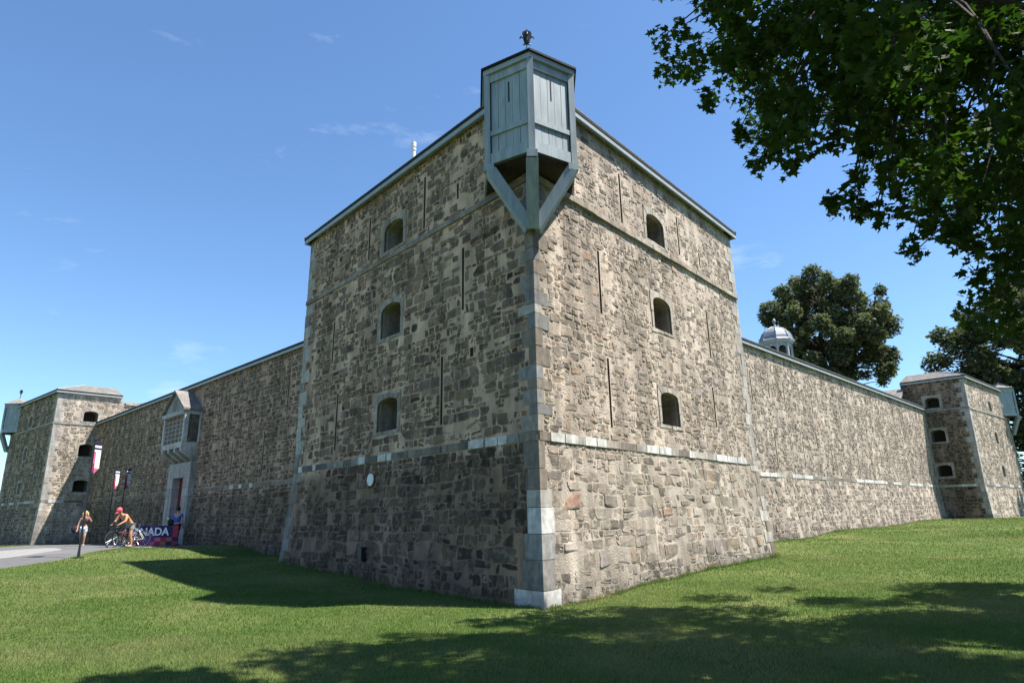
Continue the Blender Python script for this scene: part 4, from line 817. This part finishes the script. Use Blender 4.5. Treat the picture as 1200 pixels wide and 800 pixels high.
def blob_pts(c, r, n, flat_=1.):
    v = rng.normal(size=(n, 3)); v /= np.linalg.norm(v, axis=1)[:, None]; v *= (rng.uniform(0.15, 1, n)**.5)[:, None]*r; v[:, 2] *= flat_; return np.array(c)+v
def limb(mb, a, b, r0, r1, sag=.0, n=6):
    a, b = Vector(a), Vector(b); pts = []; L_ = (b-a).length
    for i in range(n+1):
        t = i/n; p = a.lerp(b, t); p.z += sag*L_*sin(pi*t); p += Vector((random.uniform(-1, 1), random.uniform(-1, 1), random.uniform(-1, 1)))*(.025*L_ if 0 < i < n else 0); pts.append(p)
    mb.tube(pts, [r0+(r1-r0)*i/n for i in range(n+1)], 7); return pts
# background trees: clumpy crowns on forked trunks
def big_tree(label, base, crown_c, rad, nclump, nleaf, lsize, col, group=None, seed=1, name='broadleaf_tree'):
    random.seed(seed); root = tag(empty(name, base), label, 'tree', group); b = Vector(base)
    tr = MB(); cc = Vector(crown_c)-b; top = cc+Vector((0, 0, rad[2]*.5)); tp = limb(tr, (0, 0, -.3), top, .055*cc.z*.5, .08, 0, 9)
    tr.build('trunk', 'bark', root, smooth=True)
    cl = []; lim = MB()
    for i in range(nclump):
        while True:
            v = Vector((random.uniform(-1, 1), random.uniform(-1, 1), random.uniform(-1, 1)))
            if .25 < v.length < 1: break
        sh = 1-.30*max(0, v.z)
        p = cc+Vector((v.x*rad[0]*sh, v.y*rad[1]*sh, v.z*rad[2])); p += Vector((random.gauss(0, .06*rad[0]), random.gauss(0, .06*rad[0]), random.gauss(0, .05*rad[2]))); cl.append((p, random.choice((.05, .07, .09, .12, .16))*rad[0]*random.uniform(.8, 1.25)))
        s = min(tp, key=lambda q: (q-p).length+abs(q.z-(p.z-1.5))*.5); limb(lim, s, p, .10, .025, .03, 4)
    lim.build('branches', 'bark', root)
    tot = sum(r*r for _, r in cl); pos = np.concatenate([blob_pts(p, r, int(nleaf*r*r/tot)+12, 1.0) for p, r in cl]); sz = rng.uniform(.7, 1.3, len(pos))*lsize
    V_, T_, c_, k = leaves_np(pos, sz, col, .4, lobed=False, colvar=.4); o = np_mesh('crown', V_.reshape(-1, 3), T_, np.repeat(c_, k, 0), 'farleaf', root); o['kind'] = 'stuff'
    return root
def tree_from_px(label, x, y0, y1, half_w, dist, **k):
    t, bt = px_at(x, y0, dist), px_at(x, y1, dist); c = (t+bt)/2; dd = (c-CAM).length; rx = half_w/FPX*dd*.92
    g = ground(c.x, c.y); return big_tree(label, (c.x, c.y, g), c, (rx, rx, (t.z-bt.z)/2*.95), **k)
tree_from_px('tall cottonwood tree behind the sunlit wall next to the lantern', 966, 314, 480, 76, 78, nclump=230, nleaf=70000, lsize=.34, col=(.115, .130, .082), seed=3)
tree_from_px('broad dark tree behind the far bastion and its sentry box', 1222, 300, 600, 90, 74, nclump=230, nleaf=62000, lsize=.38, col=(.085, .100, .060), seed=5)
# foreground maple: crown overhead, trunk out of frame to the right
SIL = [(742, -60), (755, 0), (785, 20), (764, 84), (800, 100), (832, 129), (866, 89), (853, 176), (887, 202), (924, 200), (971, 168), (992, 142), (963, 215), (971, 244), (997, 252), (1024, 260), (1055, 252), (1066, 299), (1102, 278), (1118, 286), (1150, 294), (1144, 336), (1123, 362), (1155, 389), (1186, 391), (1210, 368), (1300, 380), (1300, -60)]
SILs = np.array(SIL, float)
random.seed(11); TB = Vector((8.6, -7.0, 0)); TB.z = ground(TB.x, TB.y)
mp_root = tag(empty('maple_tree', TB), 'large maple with dark hanging leafy branches overhead, its shade across the lawn', 'tree')
tr = MB(); tp = limb(tr, (0, 0, -.3), (-.3, .2, 5.0), .42, .30, 0, 6); limb(tr, tp[-1], (-.6, .4, 11), .27, .06, 0, 6); tr.build('trunk', 'bark', mp_root, smooth=True)
CC = Vector((8.1, -7.0, 8.2)); CR = Vector((7.6, 7.4, 5.6)); clumps = []
def sil_ok(p, r):
    q = to_px(p)
    if q is None: return True
    if q[0] > 1260 or q[1] < -60 or q[1] > 900: return True
    rp_ = r*FPX/max(1, (p-CAM).dot(FWD))*1.12; t = np.linspace(0, 2*pi, 12, endpoint=False)
    return bool(in_poly(np.append(q[0]+rp_*np.cos(t), q[0]), np.append(q[1]+rp_*np.sin(t), q[1]), SILs).all())
tries = 0
while len(clumps) < 330 and tries < 60000:
    tries += 1; v = Vector((random.uniform(-1, 1), random.uniform(-1, 1), random.uniform(-1, 1)))
    if not .35 < v.length < 1: continue
    p = CC+Vector((v.x*CR.x, v.y*CR.y, v.z*CR.z)); r = random.uniform(.35, .85)
    if p.z < 2.9 or not sil_ok(p, r): continue
    q = to_px(p); vis = q is not None and -100 < q[0] < 1300 and -80 < q[1] < 500
    clumps.append((p, r, vis))
tries = 0; nv = 0
while nv < 120 and tries < 60000:
    tries += 1; x_, y_ = random.uniform(770, 1290), random.uniform(-70, 390); t = random.uniform(3.5, 13); p = CAM+px_dir(x_, y_).normalized()*t; r = random.uniform(.18, .42)
    if Vector(((p.x-CC.x)/CR.x, (p.y-CC.y)/CR.y, (p.z-CC.z)/CR.z)).length > .98 or not sil_ok(p, r): continue
    clumps.append((p, r, True)); nv += 1
# hanging sprays along the lower outline
edge_px = [(780, 78), (775, 45), (800, 30), (828, 112), (812, 70), (845, 60), (868, 150), (886, 185), (905, 165), (922, 184), (948, 160), (900, 120), (975, 150), (985, 115), (975, 232), (1000, 238), (1026, 245), (1052, 235), (1000, 205), (1040, 205), (1068, 285), (1085, 255), (1104, 262), (1125, 270), (1146, 280), (1090, 225), (1135, 235), (1142, 320), (1132, 355), (1160, 340), (1160, 378), (1186, 380), (1180, 350), (1195, 300), (1170, 300), (930, 110), (960, 80), (1010, 160), (1060, 170), (1110, 180), (1150, 220), (1185, 250), (860, 20), (900, 40), (940, 30), (880, 75), (1000, 60), (1050, 100), (1100, 100), (1150, 150), (1190, 180), (1195, 100)]
for (x_, y_) in edge_px:
    d = px_dir(x_, y_).normalized(); best = None
    for t in np.linspace(3.5, 16, 120):              # distance where the ray meets the crown's envelope
        p = CAM+d*t; e = Vector(((p.x-CC.x)/CR.x, (p.y-CC.y)/CR.y, (p.z-CC.z)/CR.z)).length
        if best is None or e < best[0]: best = (e, t)
        if e < .93: best = (e, t); break
    p = CAM+d*best[1]; r = random.uniform(10, 17)/FPX*best[1]*1.1
    clumps.append((p, r*.8, 2)); clumps.append((p+d*random.uniform(.3, .9)-Vector((0, 0, .12)), r*.75, 2))
lim = MB(); mains = []
for k in range(11):
    a = 2*pi*k/11+random.uniform(-.2, .2); e = Vector((CC.x+cos(a)*CR.x*.66, CC.y+sin(a)*CR.y*.66, CC.z+random.uniform(-2.5, 2.5)))-TB
    mains += limb(lim, tp[random.randint(3, 6)], e, .15, .035, .10, 8)[1:]
for p, r, vis in clumps:
    if vis and random.random() < .45: continue
    q = p-TB; s = min(mains, key=lambda m_: (m_-q).length); limb(lim, s, q, .018, .006, random.uniform(-.05, .16), 6)
lim.build('branches', 'bark', mp_root)
P_, S_, near = [], [], []
for p, r, vis in clumps:
    n = int((400 if vis else 150)*(r/.6)**2); pt = blob_pts(p-TB, r, max(int(n*(.75 if vis == 2 else 1)), 26), 1.35 if vis == 2 else .9); P_.append(pt); S_.append(rng.uniform(.6, 1.35, len(pt))*(.092 if vis else .20)); near.append(np.full(len(pt), bool(vis)))
P_, S_, near = np.concatenate(P_), np.concatenate(S_), np.concatenate(near)
V_, T_, c_, k = leaves_np(P_, S_, (.034, .062, .016), .75)
dist = np.linalg.norm(P_+np.array(TB)-np.array(CAM), axis=1); ok = near.copy()
for i in np.where(near)[0]:
    q = to_px(P_[i]+np.array(TB)); ok[i] = q is not None and 770 < q[0] < 1190 and 5 < q[1] < 395
dist[~ok] = 1e9; first = np.argsort(S_/dist)[::-1][:300]; msk = np.ones(len(P_), bool); msk[first] = False
tri0 = T_.reshape(len(P_), -1, 3)[0]
for i in first:
    m = MB(); m.v = [tuple(v) for v in V_[i]]; m.c = [tuple(c_[i])]*k; m.f = [tuple(int(j) for j in f) for f in tri0]; m.mi = [0]*len(m.f); m.build('leaf', 'leaf', mp_root)
Vr = V_[msk]; n = len(Vr); o = np_mesh('crown', Vr.reshape(-1, 3), (np.arange(n)[:, None, None]*k+tri0[None]).reshape(-1, 3), np.repeat(c_[msk], k, 0), 'leaf', mp_root); o['kind'] = 'stuff'
# ------------------------------------------------------------------ visitors, bicycles, flags and banner by the gateway
flat('skin', (.48, .27, .19), .6); flat('tan_skin', (.50, .25, .15), .6); flat('blond_hair', (.42, .29, .13), .6); flat('dark_hair', (.03, .022, .018), .6)
flat('black_cloth', (.018, .018, .022)); flat('pale_denim', (.48, .56, .66)); flat('orange_cloth', (.62, .24, .10)); flat('pink_cloth', (.70, .10, .14)); flat('grey_cloth', (.24, .24, .25)); flat('blue_cloth', (.04, .10, .42)); flat('shoe', (.25, .25, .25))
flat('tyre', (.02, .02, .02)); flat('chrome', (.55, .55, .55), .3, metal=.9); flat('red_paint', (.45, .04, .05), .35); flat('white_gloss', (.72, .72, .72), .35); flat('bike_black', (.025, .025, .03), .35)
flat('navy', (.02, .017, .07)); flat('banner_red', (.34, .03, .05)); flat('banner_pink', (.62, .12, .26)); flat('banner_purple', (.10, .04, .18)); flat('banner_orange', (.34, .12, .08)); flat('banner_white', (.78, .80, .86)); flat('lip', (.40, .10, .09))
def skin_obj(name, J, E, root, matn, parent, sub=2):
    keys = list(J); me = bpy.data.meshes.new(name); me.from_pydata([J[k][0] for k in keys], [(keys.index(a), keys.index(b)) for a, b in E], []); me.materials.append(M[matn])
    o = link_mesh(name, me, parent); md = o.modifiers.new('skin', 'SKIN'); md.use_smooth_shade = True
    if not me.skin_vertices: me.attributes  # created with the modifier
    for k, sv in zip(keys, me.skin_vertices[0].data): r = J[k][1]; sv.radius = r if isinstance(r, tuple) else (r, r); sv.use_root = (k == root)
    sb = o.modifiers.new('subdivision', 'SUBSURF'); sb.levels = sub; sb.render_levels = sub
    return o
def hand(J, E, side, wrist, h, d):
    """palm and five fingers from the wrist point along d"""
    w = Vector(wrist); d = Vector(d).normalized(); s = d.cross(Vector((0, 0, 1))); s = s.normalized() if s.length > .1 else Vector((0, 1, 0)); b = s.cross(d)
    J[side+'palm'] = (tuple(w+d*.07), (.034, .02)); E.append((side+'wr', side+'palm'))
    for i, (o_, l) in enumerate(((-.027, .072), (-.009, .084), (.010, .078), (.028, .060))):
        J[f'{side}f{i}a'] = (tuple(w+d*.105+s*o_), .010); J[f'{side}f{i}b'] = (tuple(w+d*(.105+l*.55)+s*o_+b*.008), .009); J[f'{side}f{i}c'] = (tuple(w+d*(.105+l*.9)+s*o_+b*.028), .007)
        E += [(side+'palm', f'{side}f{i}a'), (f'{side}f{i}a', f'{side}f{i}b'), (f'{side}f{i}b', f'{side}f{i}c')]
    J[side+'ta'] = (tuple(w+d*.05-s*.042), .011); J[side+'tb'] = (tuple(w+d*.088-s*.058+b*.012), .009); E += [(side+'palm', side+'ta'), (side+'ta', side+'tb')]
def person(label, loc, rz, K, skin, top, top_m, low_m, hairfn, low_keys, top_keys, arms=True, sleeve=False):
    root = tag(empty('person', loc, rz), label, 'person', None); root.scale = (K.get('s', 1),)*3
    J = dict(K['J']); E = list(K['E'])
    for sd in ('L', 'R'): hand(J, E, sd, J[sd+'wr'][0], None, Vector(J[sd+'wr'][0])-Vector(J[sd+'el'][0]))
    body = skin_obj('body', J, E, 'pelvis', skin, root)
    def cloth(nm, keys, grow, m_):
        Jc = {}
        for k in keys:
            if k in J: p, r = J[k]; rr = r if isinstance(r, tuple) else (r, r); Jc[k] = (p, (rr[0]+grow, rr[1]+grow))
        Ec = [(a, b) for a, b in E if a in Jc and b in Jc]; return skin_obj(nm, Jc, Ec, keys[0], m_, root)
    J['Lth'] = (tuple(Vector(J['Lhip'][0]).lerp(Vector(J['Lkn'][0]), .62)), .082); J['Rth'] = (tuple(Vector(J['Rhip'][0]).lerp(Vector(J['Rkn'][0]), .62)), .082)
    E += [('Lhip', 'Lth'), ('Rhip', 'Rth')]
    if sleeve:
        for sd in 'LR': J[sd+'sl'] = (tuple(Vector(J[sd+'sh'][0]).lerp(Vector(J[sd+'el'][0]), .6)), .05); E.append((sd+'sh', sd+'sl'))
        top_keys = top_keys+['Lsl', 'Rsl']
    cloth(top, top_keys, .014, top_m); cloth('shorts', low_keys, .016, low_m)
    for sd in 'LR':
        a, t = Vector(J[sd+'an'][0]), Vector(J[sd+'toe'][0]); m = MB(); mid = (a+t)/2; R = Matrix.Rotation(math.atan2((t-a).y, (t-a).x), 3, 'Z')
        m.ball((mid.x, mid.y, min(a.z, t.z)+.005), 1, (.15, .052, .05), 12, 8, R=R); m.build('shoe', 'shoe', root, smooth=True)
    h, up, fw = Vector(J['head'][0]), K['up'], K['fw']; sd_ = up.cross(fw).normalized()
    R = Matrix((sd_, -fw, up)).transposed()          # local: x side, -y forward, z up
    for s in (-1, 1):
        m = MB(); m.ball(h+R @ Vector((s*.034, -.086, .012)), .011, n=8, m=6); m.build('eye', 'bike_black', root)
        m = MB(); m.ball(h+R @ Vector((s*.092, .005, -.005)), 1, (.016, .026, .036), 8, 6, R=R); m.build('ear', skin, root)
    m = MB(); m.ball(h+R @ Vector((0, -.086, -.06)), 1, (.026, .012, .009), 8, 6, R=R); m.build('mouth', 'lip', root)
    hairfn(root, h, R); return root
def head_chain(base, up, fw):
    b, up, fw = Vector(base), Vector(up).normalized(), Vector(fw).normalized(); h = b+up*.17
    return {'neck': (tuple(b), (.055, .055)), 'jaw': (tuple(b+up*.09+fw*.02), (.066, .072)), 'head': (tuple(h), (.088, .100)), 'crown': (tuple(h+up*.075), (.066, .075)), 'nose': (tuple(h+fw*.118-up*.02), .014)}, h, up, fw
BASE_E = [('pelvis', 'waist'), ('waist', 'chest'), ('chest', 'neck'), ('neck', 'jaw'), ('jaw', 'head'), ('head', 'crown'), ('head', 'nose'), ('chest', 'Lsh'), ('chest', 'Rsh'), ('Lsh', 'Lel'), ('Rsh', 'Rel'), ('Lel', 'Lwr'), ('Rel', 'Rwr'), ('pelvis', 'Lhip'), ('pelvis', 'Rhip'), ('Lhip', 'Lkn'), ('Rhip', 'Rkn'), ('Lkn', 'Lan'), ('Rkn', 'Ran'), ('Lan', 'Ltoe'), ('Ran', 'Rtoe')]
def face_cam(p): return math.atan2(CAM.y-p[1], CAM.x-p[0])+pi/2
def at_px(x, dist):
    d = px_dir(x, 630); k = dist/sqrt(d.x**2+d.y**2); q = CAM+d*k; return Vector((q.x, q.y, ground(q.x, q.y)))
# woman on the path, one arm raised, bag at her hip (x+ is her left)
hc, hd, up, fw = head_chain((0, 0, 1.43), (0, 0, 1), (0, -1, 0))
J = {'pelvis': ((0, 0, .93), (.125, .10)), 'waist': ((0, 0, 1.10), (.105, .085)), 'chest': ((0, 0, 1.30), (.135, .10)), **hc,
     'Lsh': ((.165, 0, 1.375), .052), 'Rsh': ((-.165, 0, 1.375), .052), 'Lel': ((.30, -.08, 1.20), .04), 'Lwr': ((.15, -.13, 1.44), .028), 'Rel': ((-.25, .02, 1.12), .04), 'Rwr': ((-.27, -.06, .89), .028),
     'Lhip': ((.085, 0, .88), .098), 'Rhip': ((-.085, 0, .88), .098), 'Lkn': ((.075, -.10, .50), .062), 'Rkn': ((-.07, .03, .50), .062), 'Lan': ((.07, -.03, .09), .04), 'Ran': ((-.06, .16, .12), .04), 'Ltoe': ((.075, -.18, .04), .034), 'Rtoe': ((-.06, .04, .04), .034)}
def long_hair(root, h, R):
    m = MB(); m.ball(h+R @ Vector((0, .02, .028)), 1, (.112, .118, .12), 14, 9, R=R); m.build('hair', 'blond_hair', root, smooth=True)
    for s in (-1, 1): m = MB(); m.tube([h+R @ Vector(v) for v in ((s*.09, .01, .06), (s*.105, -.01, -.05), (s*.10, -.03, -.17), (s*.085, -.05, -.30))], [.04, .042, .038, .015], 8); m.build('hair_lock', 'blond_hair', root, smooth=True)
pw = at_px(96.5, 38.5)
person('blonde woman in black top and pale shorts standing on the path', pw, face_cam(pw), dict(J=J, E=BASE_E, up=up, fw=fw, s=.95), 'skin', 'tank_top', 'black_cloth', 'pale_denim', long_hair, ['pelvis', 'Lhip', 'Rhip', 'Lth', 'Rth'], ['chest', 'waist', 'pelvis'])
bg_ = MB(); bg_.ball((0, 0, 0), 1, (.15, .08, .17), 12, 8); bg_.torus((0, 0, .2), (0, 1, 0), .12, .012)
o = bg_.build('handbag', 'black_cloth', None, smooth=True); o.location = pw+Matrix.Rotation(face_cam(pw), 3, 'Z') @ Vector((-.36, -.02, .80)); o.rotation_euler = (0, 0, face_cam(pw)); tag(o, 'black bag carried at the hip of the woman in black top', 'bag')
# bicycles: local x forward
def bicycle(label, loc, rz, fm, accent, steer=0., lean=0.):
    r = tag(empty('bicycle', loc, rz), label, 'bicycle', 'bicycles parked by the banner'); r.rotation_euler = (lean, 0, rz); R0, wb = .34, 1.03
    bb, rw, fwp = Vector((.0, 0, .28)), Vector((-.43, 0, R0)), Vector((.60, 0, R0)); st, hdt = Vector((-.16, 0, .80)), Vector((.40, 0, .86)); hdb = Vector((.45, 0, .70))
    for p in (rw, fwp):
        m = MB(); m.torus(p, (0, 1, 0), R0-.02, .020, 30, 8); wh = m.build('wheel', 'tyre', r, smooth=True)
        m = MB(); m.torus(p, (0, 1, 0), R0-.048, .011, 30, 6); m.build('rim', 'chrome', wh)
        m = MB()
        for i in range(16): a = 2*pi*i/16; m.tube([p+Vector((.02*cos(a+.6), (.02 if i % 2 else -.02), .02*sin(a+.6))), p+Vector(((R0-.05)*cos(a), 0, (R0-.05)*sin(a)))], .0025, 4)
        m.tube([p+Vector((0, -.05, 0)), p+Vector((0, .05, 0))], .022, 8); m.build('spokes', 'chrome', wh)
    m = MB(); t = .019
    for a, b in ((bb, st), (bb, hdb), (st.lerp(bb, .08), hdt.lerp(hdb, .2)), (hdt, hdb)): m.tube([a, b], t, 8)
    for s in (-1, 1):
        for a in (bb, st.lerp(bb, .1)): m.tube([a+Vector((0, s*.02, 0)), rw+Vector((0, s*.055, 0))], .010, 6)
    m.build('frame', fm, r, smooth=True)
    m = MB(); m.tube([hdb+Vector((.006, 0, -.02)), hdb+Vector((.03, 0, -.05))], .022, 6)
    for s in (-1, 1): m.tube([hdb+Vector((.02, s*.045, -.04)), fwp.lerp(hdb, .4)+Vector((.0, s*.05, 0)), fwp+Vector((0, s*.05, 0))], .012, 6)
    m.build('fork', accent, r, smooth=True)
    m = MB(); m.tube([hdt, hdt+Vector((-.015, 0, .09)), hdt+Vector((.05, 0, .11))], .013, 6); c = hdt+Vector((.05, 0, .11)); m.tube([c+Vector((-.06, -.30, .02)), c+Vector((0, -.18, .01)), c, c+Vector((0, .18, .01)), c+Vector((-.06, .30, .02))], .013, 7); m.build('handlebar', 'bike_black', r, smooth=True)
    m = MB(); m.tube([st, st+Vector((-.03, 0, .14))], .013, 6); m.build('seat_post', 'chrome', r)
    m = MB(); sd = st+Vector((-.03, 0, .16)); m.add([sd+Vector(v) for v in ((-.13, -.075, 0), (-.13, .075, 0), (-.02, .055, .005), (.15, .015, .005), (.15, -.015, .005), (-.02, -.055, .005))]+[sd+Vector(v) for v in ((-.12, -.06, .05), (-.12, .06, .05), (-.02, .04, .035), (.14, .01, .03), (.14, -.01, .03), (-.02, -.04, .035))], [(0, 1, 2, 3, 4, 5), (11, 10, 9, 8, 7, 6)]+[(i, (i+1) % 6, 6+(i+1) % 6, 6+i) for i in range(6)]); m.build('saddle', 'bike_black', r, fixn=True)
    m = MB(); m.torus(bb+Vector((0, .05, 0)), (0, 1, 0), .085, .008, 20, 6); m.tube([bb+Vector((0, -.06, 0)), bb+Vector((0, .06, 0))], .02, 8)
    for s in (-1, 1): e = bb+Vector((.12*s, .075*s, -.11*s)); m.tube([bb+Vector((0, .065*s, 0)), e], .009, 6); m.box(e+Vector((0, .045*s, 0)), (.09, .08, .02))
    m.build('crankset', 'chrome', r); return r
pb = at_px(145.5, 32.3); rzb = face_cam(pb)+pi+.75
ba = bicycle('black bicycle held at its handlebar by the man in the pink cap', pb, rzb, 'bike_black', 'bike_black')
pb2 = at_px(156.5, 32.8); bicycle('white bicycle with red fork parked in front of the banner', pb2, face_cam(pb2)+pi-.6, 'white_gloss', 'red_paint', lean=.06)
# man leaning over the black bicycle; local frame: -y forward
hc, hd, up, fw = head_chain((0, -.50, 1.33), (0, -.62, .72), (0, -.72, -.62))
J = {'pelvis': ((0, .02, .93), (.135, .11)), 'waist': ((0, -.12, 1.08), (.13, .10)), 'chest': ((0, -.34, 1.24), (.165, .115)), **hc,
     'Lsh': ((.19, -.40, 1.29), .062), 'Rsh': ((-.19, -.40, 1.29), .062), 'Lel': ((.27, -.50, 1.06), .048), 'Rel': ((-.27, -.50, 1.06), .048), 'Lwr': ((.22, -.66, .97), .034), 'Rwr': ((-.22, -.66, .97), .034),
     'Lhip': ((.095, .02, .88), .10), 'Rhip': ((-.095, .02, .88), .10), 'Lkn': ((.13, -.06, .50), .07), 'Rkn': ((-.13, -.0, .50), .07), 'Lan': ((.14, .04, .09), .046), 'Ran': ((-.14, .10, .09), .046), 'Ltoe': ((.15, -.12, .045), .04), 'Rtoe': ((-.15, -.06, .045), .04)}
def cap_hair(root, h, R):
    m = MB(); m.ball(h+R @ Vector((0, .015, .045)), 1, (.112, .122, .105), 14, 9, R=R); m.build('cap', 'pink_cloth', root, smooth=True)
    m = MB(); m.ball(h+R @ Vector((0, -.125, .035)), 1, (.075, .07, .012), 12, 6, R=R); m.build('cap_peak', 'pink_cloth', root, smooth=True)
dirb = Vector((cos(rzb), sin(rzb), 0)); sidb = Vector((-sin(rzb), cos(rzb), 0))
pm = pb-dirb*.22+sidb*.0; pm.z = ground(pm.x, pm.y)
person('man in pink cap and orange shirt leaning over the black bicycle', pm, rzb+pi/2, dict(J=J, E=BASE_E, up=up, fw=fw), 'tan_skin', 'shirt', 'orange_cloth', 'grey_cloth', cap_hair, ['pelvis', 'Lhip', 'Rhip', 'Lth', 'Rth'], ['chest', 'waist', 'Lsh', 'Rsh'])
# person in blue by the door
hc, hd, up, fw = head_chain((0, 0, 1.50), (0, 0, 1), (0, -1, 0))
J = {'pelvis': ((0, 0, .98), (.13, .10)), 'waist': ((0, 0, 1.15), (.125, .09)), 'chest': ((0, 0, 1.36), (.16, .11)), **hc,
     'Lsh': ((.19, 0, 1.43), .058), 'Rsh': ((-.19, 0, 1.43), .058), 'Lel': ((.25, .02, 1.17), .045), 'Lwr': ((.24, -.10, .95), .032), 'Rel': ((-.25, .02, 1.17), .045), 'Rwr': ((-.24, -.10, .95), .032),
     'Lhip': ((.09, 0, .93), .10), 'Rhip': ((-.09, 0, .93), .10), 'Lkn': ((.095, -.05, .52), .066), 'Rkn': ((-.095, .02, .52), .066), 'Lan': ((.095, 0, .09), .044), 'Ran': ((-.095, .10, .09), .044), 'Ltoe': ((.10, -.15, .045), .038), 'Rtoe': ((-.10, -.05, .045), .038)}
def short_hair(root, h, R):
    m = MB(); m.ball(h+R @ Vector((0, .022, .035)), 1, (.104, .112, .108), 14, 9, R=R); m.build('hair', 'dark_hair', root, smooth=True)
pd = at_px(205.5, 35.2)
person('dark-haired person in blue shirt in front of the gateway door behind the banner', pd, face_cam(pd)+pi-.5, dict(J=J, E=BASE_E, up=up, fw=fw), 'skin', 'shirt', 'blue_cloth', 'black_cloth', short_hair, ['pelvis', 'Lhip', 'Rhip', 'Lth', 'Rth'], ['chest', 'waist', 'pelvis', 'Lsh', 'Rsh'], sleeve=True)
bk_ = MB(); bk_.ball((0, 0, 0), 1, (.15, .10, .20), 12, 8); bk_.torus((0, 0, .22), (0, 1, 0), .09, .012); o = bk_.build('shoulder_bag', 'black_cloth', None, smooth=True)
o.location = pd+(-RGT*.30)+Vector((0, 0, 1.08)); tag(o, 'black shoulder bag beside the person in blue shirt', 'bag')
# feather flags: dark pole, striped printed cloth at the top
def flag(label, p, hgt):
    r = tag(empty('feather_flag', p, face_cam(p)+1.02), label, 'flag', 'printed flags along the path')
    m = MB(); m.lathe([(.16, -.04), (.16, .03), (.05, .05), (.035, .3), (.03, hgt*.5), (.024, hgt)], n=10); m.lathe([(.035, hgt), (.04, hgt+.03), (.01, hgt+.06)], n=8); m.build('pole', 'iron', r)
    def cloth(z0, z1, x0, x1, mt, x0b=None, x1b=None):
        m = MB(); n = 6; x0b = x0 if x0b is None else x0b; x1b = x1 if x1b is None else x1b; vs = []
        for j in range(n+1):
            t = j/n
            for s in (-.006, .006): a = x0+(x1-x0)*t; b = x0b+(x1b-x0b)*t; vs += [(b, .05*sin(b*6+.5)+s, z0), (a, .05*sin(a*6+.5)+s, z1)]
        fs = []
        for j in range(n):
            k = j*4; fs += [(k, k+4, k+5, k+1), (k+2, k+3, k+7, k+6), (k+1, k+5, k+7, k+3), (k, k+2, k+6, k+4)]
        k = n*4; fs += [(0, 1, 3, 2), (k, k+2, k+3, k+1)]
        m.add(vs, fs); m.build('flag_panel', mt, r, fixn=True)
    h = hgt-.05; w0, w1 = .035, .42
    q_ = .76; H = lambda d: h-d*q_; c_ = .22
    cloth(H(.14), h, w0, w1, 'navy'); cloth(H(.24), H(.142), w0, w1, 'banner_white'); cloth(H(.33), H(.242), w0, w1, 'navy'); cloth(H(.42), H(.332), w0, w1, 'banner_white')
    cloth(H(.95), H(.422), w0, c_, 'banner_pink'); cloth(H(1.15), H(.422), c_+.002, w1, 'banner_white'); cloth(H(1.25), H(.952), w0, c_, 'banner_red'); cloth(H(1.5), H(1.252), w0, c_, 'banner_purple', w0, .05); cloth(H(1.38), H(1.152), c_+.002, w1, 'banner_pink', c_+.002, c_+.03)
p1 = at_px(95, 26.6); flag('tall striped flag on a dark pole at the lawn edge in front of the woman', p1, 3.85)
for x_, d_, lb in ((124.5, 41.5, 'striped flag on a dark pole beyond the bicycles, further from the gateway'), (138, 41.0, 'striped flag on a dark pole beyond the bicycles, nearer the gateway')): p = at_px(x_, d_); flag(lb, p, 3.95)
# printed banner stand
pa, pz = at_px(148, 35.4), at_px(208.5, 34.2); dv = (pz-pa); dv.z = 0; BWd = dv.length; zb = min(pa.z, pz.z)
bn_ = tag(empty('banner_stand', ((pa.x+pz.x)/2, (pa.y+pz.y)/2, zb), math.atan2(dv.y, dv.x)), 'dark blue and red printed banner with white CANADA lettering beside the gateway', 'banner')
m = MB(); m.box((0, 0, .50), (BWd, .05, .86)); pn = m.build('panel', 'navy', bn_)
for s in (-1, 1):
    m = MB(); m.box((s*(BWd/2-.1), .02, .04), (.06, .5, .06)); m.box((s*(BWd/2-.1), .05, .45), (.05, .04, .84)); m.build('foot', 'iron', bn_)
cols = ['banner_red', 'banner_purple', 'banner_orange', 'banner_red', 'banner_pink', 'navy', 'banner_purple', 'banner_red']
nC = 9; cw = BWd/nC
for i in range(nC):
    for j in range(2):
        m = MB(); m.box((-BWd/2+cw*(i+.5), -.027, (.08+.17*(j+.5))), (cw, .006, .168)); m.build('printed_square', cols[(i*3+j*5) % 8], bn_)
for i in (4, 8): m = MB(); m.box((-BWd/2+cw*(i+.5), -.027, .422+.25), (cw, .006, .495)); m.build('printed_square', 'banner_red' if i == 8 else 'banner_purple', bn_)
fc = bpy.data.curves.new('letters', 'FONT'); fc.body = 'CANADA'; fc.size = .50; fc.extrude = .004; fc.offset = .012; fc.align_x = 'CENTER'; fc.align_y = 'CENTER'
to = bpy.data.objects.new('letters_tmp', fc); COL.objects.link(to); dg = bpy.context.evaluated_depsgraph_get(); me = bpy.data.meshes.new_from_object(to.evaluated_get(dg)); bpy.data.objects.remove(to); bpy.data.curves.remove(fc)
me.name = 'letters'; me.materials.clear(); me.materials.append(M['banner_white']); xs = [v.co.x for v in me.vertices]; sc = (BWd*.84)/(max(xs)-min(xs))
lt = link_mesh('lettering', me, bn_); lt.location = (-.10*BWd, -.037, .66); lt.rotation_euler = (pi/2, 0, 0); lt.scale = (sc, max(.85, sc), 1)
